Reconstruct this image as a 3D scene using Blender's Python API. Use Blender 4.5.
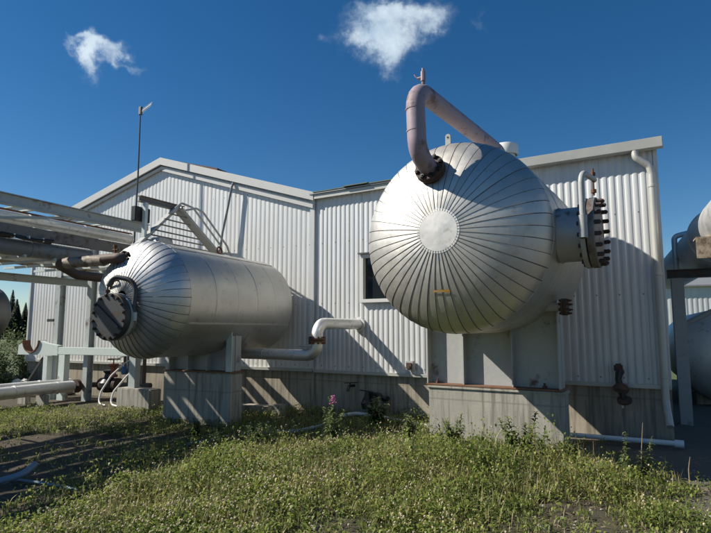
import bpy, bmesh, math, random
import numpy as np
from mathutils import Vector, Matrix, noise

for o in list(bpy.data.objects): bpy.data.objects.remove(o)
rnd = random.Random(7)
R = math.radians
scn = bpy.context.scene
COL = scn.collection

# ------------------------------------------------------------------ camera
cam_d = bpy.data.cameras.new('camera'); cam = bpy.data.objects.new('camera', cam_d); COL.objects.link(cam)
cam.location = (0, 0, 1.6); cam.rotation_euler = (R(90 + 6.64), 0, 0)
cam_d.sensor_fit = 'HORIZONTAL'; cam_d.sensor_width = 36; cam_d.lens = 550 / 711 * 36
cam_d.clip_start = .05; cam_d.clip_end = 3000
scn.camera = cam
scn.view_settings.view_transform = 'Standard'; scn.view_settings.look = 'None'
scn.view_settings.gamma = 1; scn.view_settings.use_curve_mapping = False
scn.view_settings.exposure = 0.56

# ------------------------------------------------------------------ sun and sky
SUN_HEAD = 272.5      # compass heading of the sun (0 = +Y, clockwise)
SUN_EL = 39.2
sd = Vector((math.sin(R(SUN_HEAD)) * math.cos(R(SUN_EL)), math.cos(R(SUN_HEAD)) * math.cos(R(SUN_EL)), math.sin(R(SUN_EL))))
sun_d = bpy.data.lights.new('sun', 'SUN'); sun = bpy.data.objects.new('sun', sun_d); COL.objects.link(sun)
sun.rotation_euler = sd.to_track_quat('Z', 'Y').to_euler(); sun.location = sd * 40
sun_d.energy = 5.0; sun_d.angle = R(.53); sun_d.color = (1, .935, .83)

W = bpy.data.worlds.new('World'); scn.world = W; W.use_nodes = True
nt = W.node_tree; N = nt.nodes; Lk = nt.links
for n in list(N): N.remove(n)

def wm(op, a, b=None, c=None):
    n = N.new('ShaderNodeMath'); n.operation = op
    for i, v in enumerate((a, b, c)):
        if v is None: continue
        if isinstance(v, (int, float)): n.inputs[i].default_value = v
        else: Lk.new(v, n.inputs[i])
    return n.outputs[0]

def pix_dir(x, y):
    th = math.atan(64 / 550); a = (x - 355.5) / 550; b = (266.5 - y) / 550
    return Vector((a, math.cos(th) - b * math.sin(th), math.sin(th) + b * math.cos(th))).normalized()

sky = N.new('ShaderNodeTexSky'); sky.sky_type = 'NISHITA'; sky.sun_disc = False
sky.sun_elevation = R(SUN_EL); sky.sun_rotation = R(SUN_HEAD); sky.altitude = 600; sky.air_density = 1.0; sky.dust_density = .1; sky.ozone_density = 3.0
SKY_STRENGTH = .061
bg = N.new('ShaderNodeBackground'); bg.inputs[1].default_value = SKY_STRENGTH; hs_n = N.new('ShaderNodeHueSaturation'); hs_n.inputs['Saturation'].default_value = 1.32; hs_n.inputs['Hue'].default_value = .5; Lk.new(sky.outputs[0], hs_n.inputs['Color']); Lk.new(hs_n.outputs[0], bg.inputs[0])
# fair-weather clouds, fixed to directions in the sky
tc = N.new('ShaderNodeTexCoord')
nrm = N.new('ShaderNodeVectorMath'); nrm.operation = 'NORMALIZE'; Lk.new(tc.outputs['Generated'], nrm.inputs[0])
nz = N.new('ShaderNodeTexNoise'); nz.inputs['Scale'].default_value = 17; nz.inputs['Detail'].default_value = 7; nz.inputs['Roughness'].default_value = .62
Lk.new(nrm.outputs[0], nz.inputs['Vector'])
sub = N.new('ShaderNodeVectorMath'); sub.operation = 'SUBTRACT'; Lk.new(nz.outputs['Color'], sub.inputs[0]); sub.inputs[1].default_value = (.5, .5, .5)
scl = N.new('ShaderNodeVectorMath'); scl.operation = 'SCALE'; Lk.new(sub.outputs[0], scl.inputs[0]); scl.inputs['Scale'].default_value = .085
wv = N.new('ShaderNodeVectorMath'); wv.operation = 'ADD'; Lk.new(nrm.outputs[0], wv.inputs[0]); Lk.new(scl.outputs[0], wv.inputs[1])
total = None
for (px, py, rx, ry, amp) in ((379, 32, 28, 22, 1.1), (396, 9, 40, 9, .75), (393, 54, 15, 16, .8), (436, 20, 15, 9, .75), (417, 38, 11, 13, .6), (480, 24, 6, 9, .3), (322, 42, 8, 5, .25), (362, 44, 16, 10, .5),
                              (105, 45, 14, 8, .95), (91, 61, 9, 12, 1.0), (118, 60, 6, 11, .6), (76, 41, 7, 4, .4), (133, 66, 12, 4, .3), (97, 52, 10, 8, .5)):
    c = pix_dir(px, py); t = c.cross(Vector((0, 0, 1))).normalized(); u = t.cross(c).normalized()
    ds = []
    for ax, r in ((t, rx / 550), (u, ry / 550)):
        d = N.new('ShaderNodeVectorMath'); d.operation = 'DOT_PRODUCT'; Lk.new(wv.outputs[0], d.inputs[0]); d.inputs[1].default_value = ax
        q = wm('DIVIDE', d.outputs['Value'], r); ds.append(wm('MULTIPLY', q, q))
    fwd = N.new('ShaderNodeVectorMath'); fwd.operation = 'DOT_PRODUCT'; Lk.new(nrm.outputs[0], fwd.inputs[0]); fwd.inputs[1].default_value = c
    g = wm('MULTIPLY', wm('EXPONENT', wm('MULTIPLY', wm('ADD', ds[0], ds[1]), -1.0)), amp)
    g = wm('MULTIPLY', g, wm('GREATER_THAN', fwd.outputs['Value'], 0.0))
    total = g if total is None else wm('ADD', total, g)
nz2 = N.new('ShaderNodeTexNoise'); nz2.inputs['Scale'].default_value = 20; nz2.inputs['Detail'].default_value = 9; nz2.inputs['Roughness'].default_value = .64
Lk.new(nrm.outputs[0], nz2.inputs['Vector'])
dens = wm('ADD', total, wm('MULTIPLY', wm('SUBTRACT', nz2.outputs['Fac'], .5), wm('MINIMUM', wm('MULTIPLY', total, 3.2), 2.0)))
mr = N.new('ShaderNodeMapRange'); mr.interpolation_type = 'SMOOTHSTEP'; Lk.new(dens, mr.inputs['Value'])
mr.inputs['From Min'].default_value = .1; mr.inputs['From Max'].default_value = 1.3; mr.inputs['To Max'].default_value = .8
cbg = N.new('ShaderNodeBackground'); cbg.inputs[1].default_value = 1
ccr = N.new('ShaderNodeMapRange'); Lk.new(nz.outputs['Fac'], ccr.inputs['Value']); ccr.inputs['From Min'].default_value = .3; ccr.inputs['From Max'].default_value = .65
ccm = N.new('ShaderNodeMix'); ccm.data_type = 'RGBA'; Lk.new(ccr.outputs[0], ccm.inputs[0]); ccm.inputs[6].default_value = (.36, .47, .57, 1); ccm.inputs[7].default_value = (.62, .7, .74, 1)
Lk.new(ccm.outputs[2], cbg.inputs[0])
mixw = N.new('ShaderNodeMixShader'); Lk.new(mr.outputs[0], mixw.inputs[0]); Lk.new(bg.outputs[0], mixw.inputs[1]); Lk.new(cbg.outputs[0], mixw.inputs[2])
wo = N.new('ShaderNodeOutputWorld'); Lk.new(mixw.outputs[0], wo.inputs[0])

# ------------------------------------------------------------------ tags and mesh helper
def tag(o, label=None, cat=None, group=None, kind=None):
    if label: o['label'] = label
    if cat: o['category'] = cat
    if group: o['group'] = group
    if kind: o['kind'] = kind
    return o

def thing(name, loc, head, label, cat, group=None):
    o = bpy.data.objects.new(name, None); COL.objects.link(o); o.empty_display_size = .2
    o.location = loc; o.rotation_euler = (0, 0, -R(head))
    return tag(o, label, cat, group)

def fillet(pts, rad, n=7):
    pts = [Vector(p) for p in pts]; out = [pts[0]]
    for i in range(1, len(pts) - 1):
        a, b, c = pts[i - 1], pts[i], pts[i + 1]
        u = (a - b); v = (c - b); lu, lv = u.length, v.length; u.normalize(); v.normalize()
        ang = u.angle(v)
        if ang > 3.1: out.append(b); continue
        t = min(rad / math.tan(ang / 2), lu * .49, lv * .49); r = t * math.tan(ang / 2)
        cen = b + (u + v).normalized() * (r / math.sin(ang / 2))
        p0 = b + u * t - cen; p1 = b + v * t - cen; tot = p0.angle(p1); ax = p0.cross(p1).normalized()
        for k in range(n + 1): out.append(cen + Matrix.Rotation(tot * k / n, 3, ax) @ p0)
    out.append(pts[-1]); return out

class MB:
    def __init__(s): s.v = []; s.f = []
    def add(s, vs, fs):
        b = len(s.v); s.v += [tuple(p) for p in vs]; s.f += [tuple(i + b for i in f) for f in fs]; return s
    def box(s, x0, x1, y0, y1, z0, z1, M=None):
        vs = [Vector(p) for p in ((x0,y0,z0),(x1,y0,z0),(x1,y1,z0),(x0,y1,z0),(x0,y0,z1),(x1,y0,z1),(x1,y1,z1),(x0,y1,z1))]
        if M: vs = [M @ p for p in vs]
        return s.add(vs, [(3,2,1,0),(4,5,6,7),(0,1,5,4),(1,2,6,5),(2,3,7,6),(3,0,4,7)])
    def bar(s, a, b, w, h, up=(0,0,1)):
        a, b = Vector(a), Vector(b); d = (b - a); L = d.length; d.normalize(); up = Vector(up)
        if abs(d.dot(up)) > .97: up = Vector((0, 1, 0))
        sx = d.cross(up).normalized(); uz = sx.cross(d)
        M = Matrix((sx, d, uz)).transposed().to_4x4(); M.translation = a
        return s.box(-w/2, w/2, 0, L, -h/2, h/2, M)
    def ibeam(s, a, b, w, h, t=.014):
        a, b = Vector(a), Vector(b); d = (b - a); L = d.length; d.normalize(); up = Vector((0,0,1))
        if abs(d.dot(up)) > .97: up = Vector((0, 1, 0))
        sx = d.cross(up).normalized(); uz = sx.cross(d)
        M = Matrix((sx, d, uz)).transposed().to_4x4(); M.translation = a
        s.box(-w/2, w/2, 0, L, h/2 - t, h/2, M); s.box(-w/2, w/2, 0, L, -h/2, -h/2 + t, M)
        return s.box(-t*.4, t*.4, 0, L, -h/2 + t, h/2 - t, M)
    def tube(s, pts, r, n=16, caps=True, bend=None, wob=0):
        if bend: pts = fillet(pts, bend)
        pts = [Vector(p) for p in pts]; m = len(pts)
        rs = r if isinstance(r, (list, tuple)) else [r] * m
        T = []
        for i in range(m):
            d = (pts[min(i+1, m-1)] - pts[max(i-1, 0)]); T.append(d.normalized())
        ref = Vector((0,0,1)) if abs(T[0].z) < .9 else Vector((1,0,0))
        x = T[0].cross(ref).normalized(); vs = []
        for i in range(m):
            if i:
                q = T[i-1].rotation_difference(T[i]); x = q @ x
            y = T[i].cross(x)
            for k in range(n):
                a = 2*math.pi*k/n; rr = rs[i] * (1 + (rnd.uniform(-wob, wob) if wob else 0))
                vs.append(pts[i] + (x*math.cos(a) + y*math.sin(a))*rr)
        fs = [(i*n+k, i*n+(k+1)%n, (i+1)*n+(k+1)%n, (i+1)*n+k) for i in range(m-1) for k in range(n)]
        if caps: fs += [tuple(range(n-1, -1, -1)), tuple((m-1)*n+k for k in range(n))]
        return s.add(vs, fs)
    def cyl(s, a, b, r, n=20, r2=None): return s.tube([a, b], [r, r if r2 is None else r2], n)
    def lathe(s, o, axis, prof, n=48):     # prof: (distance along axis, radius)
        o = Vector(o); ax = Vector(axis).normalized(); ref = Vector((0,0,1)) if abs(ax.z) < .9 else Vector((1,0,0))
        x = ax.cross(ref).normalized(); y = ax.cross(x); vs = []; m = len(prof)
        for (t, r) in prof:
            for k in range(n):
                a = 2*math.pi*k/n; vs.append(o + ax*t + (x*math.cos(a) + y*math.sin(a))*max(r, 1e-4))
        return s.add(vs, [(i*n+k, (i+1)*n+k, (i+1)*n+(k+1)%n, i*n+(k+1)%n) for i in range(m-1) for k in range(n)])
    def prism(s, poly, y0, y1):            # polygon in x,z extruded along y
        n = len(poly); vs = [(x, y0, z) for x, z in poly] + [(x, y1, z) for x, z in poly]
        return s.add(vs, [tuple(range(n)), tuple(range(2*n-1, n-1, -1))] + [(i, i+n, (i+1)%n+n, (i+1)%n) for i in range(n)])
    def prismx(s, poly, x0, x1):           # polygon in y,z extruded along x
        n = len(poly); vs = [(x0, y, z) for y, z in poly] + [(x1, y, z) for y, z in poly]
        return s.add(vs, [tuple(range(n)), tuple(range(2*n-1, n-1, -1))] + [(i, i+n, (i+1)%n+n, (i+1)%n) for i in range(n)])
    def build(s, name, m, parent=None, smooth=True, bevel=0, seg=2, fix=True, ang=35):
        me = bpy.data.meshes.new(name); me.from_pydata(s.v, [], s.f)
        if bevel or fix:
            bm = bmesh.new(); bm.from_mesh(me)
            if fix: bmesh.ops.recalc_face_normals(bm, faces=bm.faces)
            if bevel: bmesh.ops.bevel(bm, geom=bm.edges[:], offset=bevel, segments=seg, affect='EDGES', clamp_overlap=True)
            bm.to_mesh(me); bm.free()
        if smooth:
            me.shade_smooth(); me.set_sharp_from_angle(angle=R(ang))
        me.materials.append(m)
        o = bpy.data.objects.new(name, me); COL.objects.link(o); o.parent = parent
        return o

# ------------------------------------------------------------------ materials
def mat(name): 
    m = bpy.data.materials.new(name); m.use_nodes = True; t = m.node_tree; b = t.nodes['Principled BSDF']; return m, t, b

def ramp(t, fac, stops, interp='LINEAR'):
    r = t.nodes.new('ShaderNodeValToRGB'); r.color_ramp.interpolation = interp
    el = r.color_ramp.elements
    while len(el) < len(stops): el.new(.5)
    for e, (p, c) in zip(el, stops): e.position = p; e.color = (*c, 1) if len(c) == 3 else c
    t.links.new(fac, r.inputs[0]); return r

def coords(t, scale=(1,1,1), kind='Object', rot=(0,0,0)):
    c = t.nodes.new('ShaderNodeTexCoord'); mp = t.nodes.new('ShaderNodeMapping'); mp.inputs['Scale'].default_value = scale; mp.inputs['Rotation'].default_value = rot
    t.links.new(c.outputs[kind], mp.inputs[0]); return mp.outputs[0]

def noi(t, vec, scale, detail=5, rough=.55):
    n = t.nodes.new('ShaderNodeTexNoise'); n.inputs['Scale'].default_value = scale; n.inputs['Detail'].default_value = detail; n.inputs['Roughness'].default_value = rough
    t.links.new(vec, n.inputs['Vector']); return n.outputs['Fac']

def mixc(t, fac, a, b):
    m = t.nodes.new('ShaderNodeMix'); m.data_type = 'RGBA'
    for i, v in ((0, fac), (6, a), (7, b)):
        if isinstance(v, tuple): m.inputs[i].default_value = (*v, 1)
        elif isinstance(v, (int, float)): m.inputs[i].default_value = v
        else: t.links.new(v, m.inputs[i])
    return m.outputs[2]

def bump(t, b, h, strength, dist=.01):
    n = t.nodes.new('ShaderNodeBump'); n.inputs['Strength'].default_value = strength; n.inputs['Distance'].default_value = dist
    t.links.new(h, n.inputs['Height']); t.links.new(n.outputs[0], b.inputs['Normal']); return n

def rng(t, fac, a, b, lo=0., hi=1.):
    n = t.nodes.new('ShaderNodeMapRange'); t.links.new(fac, n.inputs['Value'])
    n.inputs['From Min'].default_value = lo; n.inputs['From Max'].default_value = hi; n.inputs['To Min'].default_value = a; n.inputs['To Max'].default_value = b; return n.outputs[0]

def m_metal(name, c1, c2, metallic=1., rough=(.3, .5), scale=2.5, streak=(1,1,1), bmp=.15, bd=.02, bscale=1.6, stain=None, island=.0):
    m, t, b = mat(name); v = coords(t, streak); n1 = noi(t, v, scale, 6, .6); col = mixc(t, n1, c1, c2)
    if island:
        g = t.nodes.new('ShaderNodeNewGeometry'); f = rng(t, g.outputs['Random Per Island'], 1 - island, 1 + island)
        mm = t.nodes.new('ShaderNodeVectorMath'); mm.operation = 'SCALE'; t.links.new(col, mm.inputs[0]); t.links.new(f, mm.inputs['Scale']); col = mm.outputs[0]
    n3 = noi(t, coords(t), 9, 8, .7)
    if stain:
        s = ramp(t, n3, [(.56, (0,0,0)), (.72, (1,1,1))]); col = mixc(t, s.outputs[0], col, stain)
    t.links.new(col, b.inputs['Base Color']); b.inputs['Metallic'].default_value = metallic
    n2 = noi(t, coords(t), 5, 6, .65); t.links.new(rng(t, n2, rough[0], rough[1], .3, .7), b.inputs['Roughness'])
    nb = noi(t, coords(t), bscale, 3, .5); bump(t, b, nb, bmp, bd); return m

def m_rust(name, base, rust, amount=.5, rough=.75, scale=6, metallic=0.):
    m, t, b = mat(name); n1 = noi(t, coords(t), scale, 8, .65); n2 = noi(t, coords(t), scale * 5, 6, .6)
    r = ramp(t, n1, [(.62 - amount * .4, (0,0,0)), (.72 - amount * .3, (1,1,1))]); rc = mixc(t, n2, rust, tuple(x * .4 for x in rust))
    bc = mixc(t, n2, base, tuple(x * .75 for x in base))
    t.links.new(mixc(t, r.outputs[0], bc, rc), b.inputs['Base Color']); b.inputs['Roughness'].default_value = rough; b.inputs['Metallic'].default_value = metallic
    bump(t, b, n2, .3, .004); return m

def m_concrete(name, c=(.42, .4, .345), dark=(.17, .16, .13)):
    m, t, b = mat(name); n1 = noi(t, coords(t), 2.2, 8, .6); n2 = noi(t, coords(t), 40, 6, .6)
    st = noi(t, coords(t, (9, 9, .5)), 2.0, 4, .6); col = mixc(t, ramp(t, n1, [(.3, (0,0,0)), (.75, (1,1,1))]).outputs[0], c, tuple(x * .72 for x in c))
    s = ramp(t, st, [(.47, (0,0,0)), (.63, (.85,.85,.85))]); col = mixc(t, s.outputs[0], col, dark)
    vo = t.nodes.new('ShaderNodeTexVoronoi'); vo.inputs['Scale'].default_value = 9; t.links.new(coords(t), vo.inputs['Vector'])
    sz = t.nodes.new('ShaderNodeSeparateXYZ'); t.links.new(coords(t), sz.inputs[0]); fz = t.nodes.new('ShaderNodeMath'); fz.operation = 'PINGPONG'; t.links.new(sz.outputs[2], fz.inputs[0]); fz.inputs[1].default_value = .31
    ln = ramp(t, fz.outputs[0], [(.006, (.5,.5,.5)), (.016, (0,0,0))]); col = mixc(t, ln.outputs[0], col, dark)
    pit = ramp(t, vo.outputs['Distance'], [(.05, (1,1,1)), (.09, (0,0,0))]); col = mixc(t, pit.outputs[0], col, dark)
    col = mixc(t, rng(t, n2, 0, .35), col, dark); t.links.new(col, b.inputs['Base Color']); b.inputs['Roughness'].default_value = .9
    bump(t, b, n2, .35, .006); return m

def m_siding(name, c, dirt):
    m, t, b = mat(name); st = noi(t, coords(t, (5, 5, .25)), 2.2, 6, .6); n1 = noi(t, coords(t), 1.1, 6, .6)
    pn = t.nodes.new('ShaderNodeTexWhiteNoise'); pn.noise_dimensions = '1D'
    sx = t.nodes.new('ShaderNodeSeparateXYZ'); t.links.new(coords(t), sx.inputs[0])
    dv = t.nodes.new('ShaderNodeMath'); dv.operation = 'DIVIDE'; t.links.new(sx.outputs[0], dv.inputs[0]); dv.inputs[1].default_value = .9
    fl = t.nodes.new('ShaderNodeMath'); fl.operation = 'FLOOR'; t.links.new(dv.outputs[0], fl.inputs[0]); t.links.new(fl.outputs[0], pn.inputs['W'])
    col = mixc(t, rng(t, pn.outputs['Value'], 0, .35), c, tuple(x * .8 for x in c))
    col = mixc(t, ramp(t, st, [(.46, (0,0,0)), (.75, (.7,.7,.7))]).outputs[0], col, dirt)
    col = mixc(t, ramp(t, n1, [(.5, (0,0,0)), (.8, (.45,.45,.45))]).outputs[0], col, dirt)
    lowf = rng(t, sx.outputs[2], .45, 0., .8, 1.5); n5 = noi(t, coords(t), 6, 5, .6)
    ml = t.nodes.new('ShaderNodeMath'); ml.operation = 'MULTIPLY'; t.links.new(lowf, ml.inputs[0]); t.links.new(n5, ml.inputs[1])
    col = mixc(t, ml.outputs[0], col, dirt)
    def mth(op, a, b_=None):
        n = t.nodes.new('ShaderNodeMath'); n.operation = op
        for i, v in enumerate((a, b_)):
            if v is None: continue
            if isinstance(v, (int, float)): n.inputs[i].default_value = v
            else: t.links.new(v, n.inputs[i])
        return n.outputs[0]
    ux = mth('SUBTRACT', mth('FRACT', mth('DIVIDE', mth('ADD', sx.outputs[0], 20.0), .318)), .5); uz = mth('SUBTRACT', mth('FRACT', mth('DIVIDE', mth('ADD', sx.outputs[2], -.3), 1.22)), .5)
    dx = mth('MULTIPLY', ux, .318); dz = mth('MULTIPLY', uz, 1.22); dist = mth('SQRT', mth('ADD', mth('MULTIPLY', dx, dx), mth('MULTIPLY', dz, dz)))
    col = mixc(t, mth('MULTIPLY', mth('LESS_THAN', dist, .013), .75), col, (.12, .1, .085))
    lx = mth('ABSOLUTE', mth('MULTIPLY', mth('SUBTRACT', mth('FRACT', dv.outputs[0]), .5), .9))
    col = mixc(t, mth('MULTIPLY', mth('GREATER_THAN', lx, .446), .5), col, (.2, .19, .17))
    t.links.new(col, b.inputs['Base Color']); b.inputs['Metallic'].default_value = .15; t.links.new(rng(t, n1, .34, .55), b.inputs['Roughness'])
    bump(t, b, noi(t, coords(t, (1, 1, .35)), 3.5, 3), .12, .02); return m

def m_plain(name, c, rough=.6, metallic=0., var=.25, scale=8):
    m, t, b = mat(name); n1 = noi(t, coords(t), scale, 6, .6); t.links.new(mixc(t, n1, c, tuple(x * (1 - var) for x in c)), b.inputs['Base Color'])
    b.inputs['Roughness'].default_value = rough; b.inputs['Metallic'].default_value = metallic; bump(t, b, n1, .1, .005); return m

def m_leaf(name, stops, rough=.6, trans=.3, kind='Random Per Island', nscale=1.2):
    m, t, b = mat(name); g = t.nodes.new('ShaderNodeNewGeometry'); n1 = noi(t, coords(t), nscale, 4, .6)
    ad = t.nodes.new('ShaderNodeMath'); ad.operation = 'MULTIPLY_ADD'; t.links.new(g.outputs['Random Per Island'], ad.inputs[0]); ad.inputs[1].default_value = .6
    t.links.new(rng(t, n1, 0, .4, .3, .7), ad.inputs[2])
    r = ramp(t, ad.outputs[0], stops); t.links.new(r.outputs[0], b.inputs['Base Color']); b.inputs['Roughness'].default_value = rough
    tr = t.nodes.new('ShaderNodeBsdfTranslucent'); t.links.new(r.outputs[0], tr.inputs[0]); mx = t.nodes.new('ShaderNodeMixShader'); mx.inputs[0].default_value = trans
    t.links.new(b.outputs[0], mx.inputs[1]); t.links.new(tr.outputs[0], mx.inputs[2]); t.links.new(mx.outputs[0], t.nodes['Material Output'].inputs[0]); return m

M = {}
M['clad'] = m_metal('aluminium cladding', (.64, .62, .565), (.5, .48, .43), .85, (.38, .53), 1.8, (1, 1, 1), .34, .03, 2.0, (.4, .36, .29))
M['gore'] = m_metal('gored head cladding', (.61, .595, .55), (.48, .465, .425), .82, (.42, .57), 1.8, (1, 1, 1), .32, .03, 2.4, (.42, .38, .31), island=.1)
M['gore_l'] = m_metal('newer head cladding', (.64, .64, .625), (.5, .5, .485), .82, (.42, .54), 1.8, (1, 1, 1), .34, .03, 2.6, (.4, .38, .34), island=.1)
M['pipeclad'] = m_metal('pipe cladding', (.8, .79, .76), (.64, .63, .6), .8, (.42, .6), 3, (1,1,1), .3, .02, 5, (.35, .32, .27))
M['siding'] = m_siding('ribbed wall sheet', (.585, .6, .6), (.43, .43, .41))
M['siding_l'] = m_siding('ribbed gable sheet', (.63, .635, .62), (.49, .485, .46))
M['fascia'] = m_plain('white fascia', (.6, .6, .575), .45, 0, .15, 5)
M['gutter'] = m_plain('pale gutter metal', (.5, .5, .46), .45, .2, .35, 3)
M['roofgreen'] = m_rust('green roof sheet', (.07, .13, .08), (.12, .1, .07), .35, .6)
M['roof'] = m_plain('roof sheet', (.3, .3, .3), .5, .3)
M['wood'] = m_plain('weathered brown timber', (.16, .095, .065), .85, 0, .5, 14)
M['concrete'] = m_concrete('plinth concrete')
M['concrete_d'] = m_concrete('foundation concrete', (.41, .365, .285), (.16, .14, .105))
M['grey_paint'] = m_rust('grey saddle paint', (.4, .41, .4), (.17, .1, .06), .08, .55, 3)
M['rust'] = m_rust('rusty steel', (.13, .075, .05), (.2, .085, .04), .6, .85, 9)
M['rusty_plate'] = m_rust('rusty base plate', (.2, .12, .08), (.24, .11, .055), .5, .85, 5)
M['dark_rust'] = m_rust('dark bolt steel', (.06, .045, .04), (.13, .06, .035), .45, .75, 12)
M['dark_steel'] = m_rust('dark flange steel', (.085, .09, .095), (.13, .09, .06), .25, .5, 7, .5)
M['mid_steel'] = m_rust('mid grey cover steel', (.21, .2, .185), (.15, .1, .07), .3, .55, 6, .4)
M['neck'] = m_rust('grey neck steel', (.42, .42, .41), (.22, .17, .13), .12, .5, 4, .35)
M['primer'] = m_rust('faded primer paint', (.33, .265, .305), (.2, .13, .13), .22, .6, 5)
M['green_steel'] = m_rust('grey green steel paint', (.43, .47, .46), (.18, .13, .1), .1, .55, 3)
M['pale_steel'] = m_rust('pale green steel paint', (.56, .63, .6), (.25, .16, .11), .06, .55, 3)
M['blue_steel'] = m_rust('blue grey pipe paint', (.21, .235, .25), (.15, .12, .1), .15, .5, 4)
M['brown_beam'] = m_rust('brown steel beam', (.2, .185, .165), (.13, .085, .055), .3, .65, 4)
M['dk_ins'] = m_rust('dark pipe insulation', (.1, .075, .06), (.14, .09, .065), .4, .7, 6)
M['tan_ins'] = m_rust('tan pipe wrap', (.36, .3, .23), (.15, .11, .08), .35, .75, 6)
M['black'] = m_plain('black enamel', (.018, .018, .018), .45, 0, .4)
M['red'] = m_rust('red valve paint', (.3, .07, .035), (.12, .06, .04), .35, .6, 8)
M['blue'] = m_plain('blue valve paint', (.03, .12, .3), .5)
M['whitehose'] = m_plain('pale hose', (.62, .62, .6), .5, 0, .2)
M['bluehose'] = m_plain('blue grey hose', (.2, .27, .33), .5, 0, .2)
M['white'] = m_plain('white paint', (.75, .75, .73), .5, 0, .12)
M['orange'] = m_rust('orange marker tape', (.62, .3, .03), (.5, .42, .3), .35, .6, 40)
M['seam'] = m_plain('seam sealant', (.13, .125, .115), .7, .2, .4, 20)
M['rock'] = m_plain('stone', (.34, .31, .27), .9, 0, .4, 12)
M['pale_rock'] = m_plain('pale stone', (.6, .57, .52), .9, 0, .3, 12)
M['bark'] = m_plain('bark', (.09, .065, .045), .9, 0, .4, 10)
M['stem'] = m_plain('weed stem', (.12, .1, .045), .8)
M['dry'] = m_plain('dry stalk', (.34, .25, .16), .8)
M['pink'] = m_plain('fireweed petals', (.5, .1, .33), .6, 0, .2)
gm, t, b = mat('window glass'); b.inputs['Base Color'].default_value = (.012, .016, .018, 1); b.inputs['Roughness'].default_value = .06
bump(t, b, noi(t, coords(t), 1.5), .04, .01); M['glass'] = gm
M['leaf'] = m_leaf('weed leaves', trans=.42, stops=[(0, (.05, .085, .014)), (.35, (.135, .19, .032)), (.68, (.26, .3, .065)), (.88, (.39, .38, .12)), (1, (.44, .34, .17))])
M['blade'] = m_leaf('grass blades', [(0, (.07, .09, .025)), (.4, (.2, .2, .07)), (.75, (.38, .33, .16)), (1, (.5, .42, .26))])
M['weedleaf'] = m_leaf('tall weed leaves', [(0, (.06, .09, .03)), (.5, (.13, .17, .06)), (1, (.22, .25, .1))])
M['flower'] = m_leaf('clover heads', [(0, (.4, .28, .17)), (.4, (.62, .52, .36)), (1, (.66, .54, .42))], .8, .2)
M['shrub'] = m_leaf('shrub leaves', [(0, (.05, .075, .025)), (.5, (.1, .135, .045)), (1, (.19, .21, .09))])
M['conifer'] = m_leaf('conifer needles', [(0, (.012, .025, .012)), (.5, (.025, .045, .02)), (1, (.05, .07, .03))], .7, .1, nscale=.3)

# ground material
gmat, t, b = mat('soil and dry thatch')
v = coords(t); n1 = noi(t, v, .9, 8, .6); n2 = noi(t, v, 14, 8, .65); n3 = noi(t, v, 70, 5, .6)
col = mixc(t, ramp(t, n2, [(.3, (0,0,0)), (.7, (1,1,1))]).outputs[0], (.045, .034, .023), (.115, .09, .062))
col = mixc(t, ramp(t, n1, [(.42, (0,0,0)), (.62, (.7,.7,.7))]).outputs[0], col, (.045, .05, .022))
sx = t.nodes.new('ShaderNodeSeparateXYZ'); t.links.new(v, sx.inputs[0])
gv = t.nodes.new('ShaderNodeMath'); gv.operation = 'MULTIPLY_ADD'; t.links.new(n1, gv.inputs[0]); gv.inputs[1].default_value = 1.4; t.links.new(sx.outputs[0], gv.inputs[2])
grav = ramp(t, rng(t, gv.outputs[0], 0, 1, 3.2, 4.4), [(0, (0,0,0)), (1, (1,1,1))])
col = mixc(t, grav.outputs[0], col, mixc(t, n2, (.09, .08, .064), (.2, .175, .135)))
vo = t.nodes.new('ShaderNodeTexVoronoi'); vo.inputs['Scale'].default_value = 38; t.links.new(v, vo.inputs['Vector'])
st = ramp(t, vo.outputs['Distance'], [(.12, (1,1,1)), (.2, (0,0,0))]); pk = ramp(t, noi(t, v, 5), [(.52, (0,0,0)), (.6, (.55,.55,.55))])
mm = t.nodes.new('ShaderNodeMath'); mm.operation = 'MULTIPLY'; t.links.new(st.outputs[0], mm.inputs[0]); t.links.new(pk.outputs[0], mm.inputs[1])
col = mixc(t, mm.outputs[0], col, (.25, .22, .18))
far = t.nodes.new('ShaderNodeMapRange'); t.links.new(sx.outputs[1], far.inputs['Value']); far.inputs['From Min'].default_value = 15; far.inputs['From Max'].default_value = 17
col = mixc(t, far.outputs[0], col, mixc(t, n1, (.05, .075, .02), (.11, .13, .045))); t.links.new(col, b.inputs['Base Color']); b.inputs['Roughness'].default_value = .95
ad = t.nodes.new('ShaderNodeMath'); ad.operation = 'ADD'; t.links.new(n2, ad.inputs[0]); t.links.new(n3, ad.inputs[1]); bump(t, b, ad.outputs[0], .8, .03)

# ------------------------------------------------------------------ ground
def gh(x, y):
    d = math.hypot(x, y); k = max(0, 1 - d / 40)
    return k * (.05 * noise.noise(Vector((x * .7, y * .7, 3))) + .022 * noise.noise(Vector((x * 3, y * 3, 9))) + .009 * noise.noise(Vector((x * 9, y * 9, 1))))
def axis_pts(lo, hi, step, far):
    a = list(np.arange(lo, hi + step / 2, step)); s = step; x = hi
    while x < far: s *= 1.4; x += s; a.append(x)
    s = step; x = lo; pre = []
    while x > -far: s *= 1.4; x -= s; pre.append(x)
    return pre[::-1] + a
gx = axis_pts(-9, 9, .07, 1500); gy = axis_pts(2.5, 13, .07, 1500)
nx, ny = len(gx), len(gy)
gb = MB(); gb.v = [(x, y, gh(x, y)) for y in gy for x in gx]
gb.f = [(j*nx+i, j*nx+i+1, (j+1)*nx+i+1, (j+1)*nx+i) for j in range(ny-1) for i in range(nx-1)]
tag(gb.build('ground', gmat, None, fix=False, ang=180), kind='structure')

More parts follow.
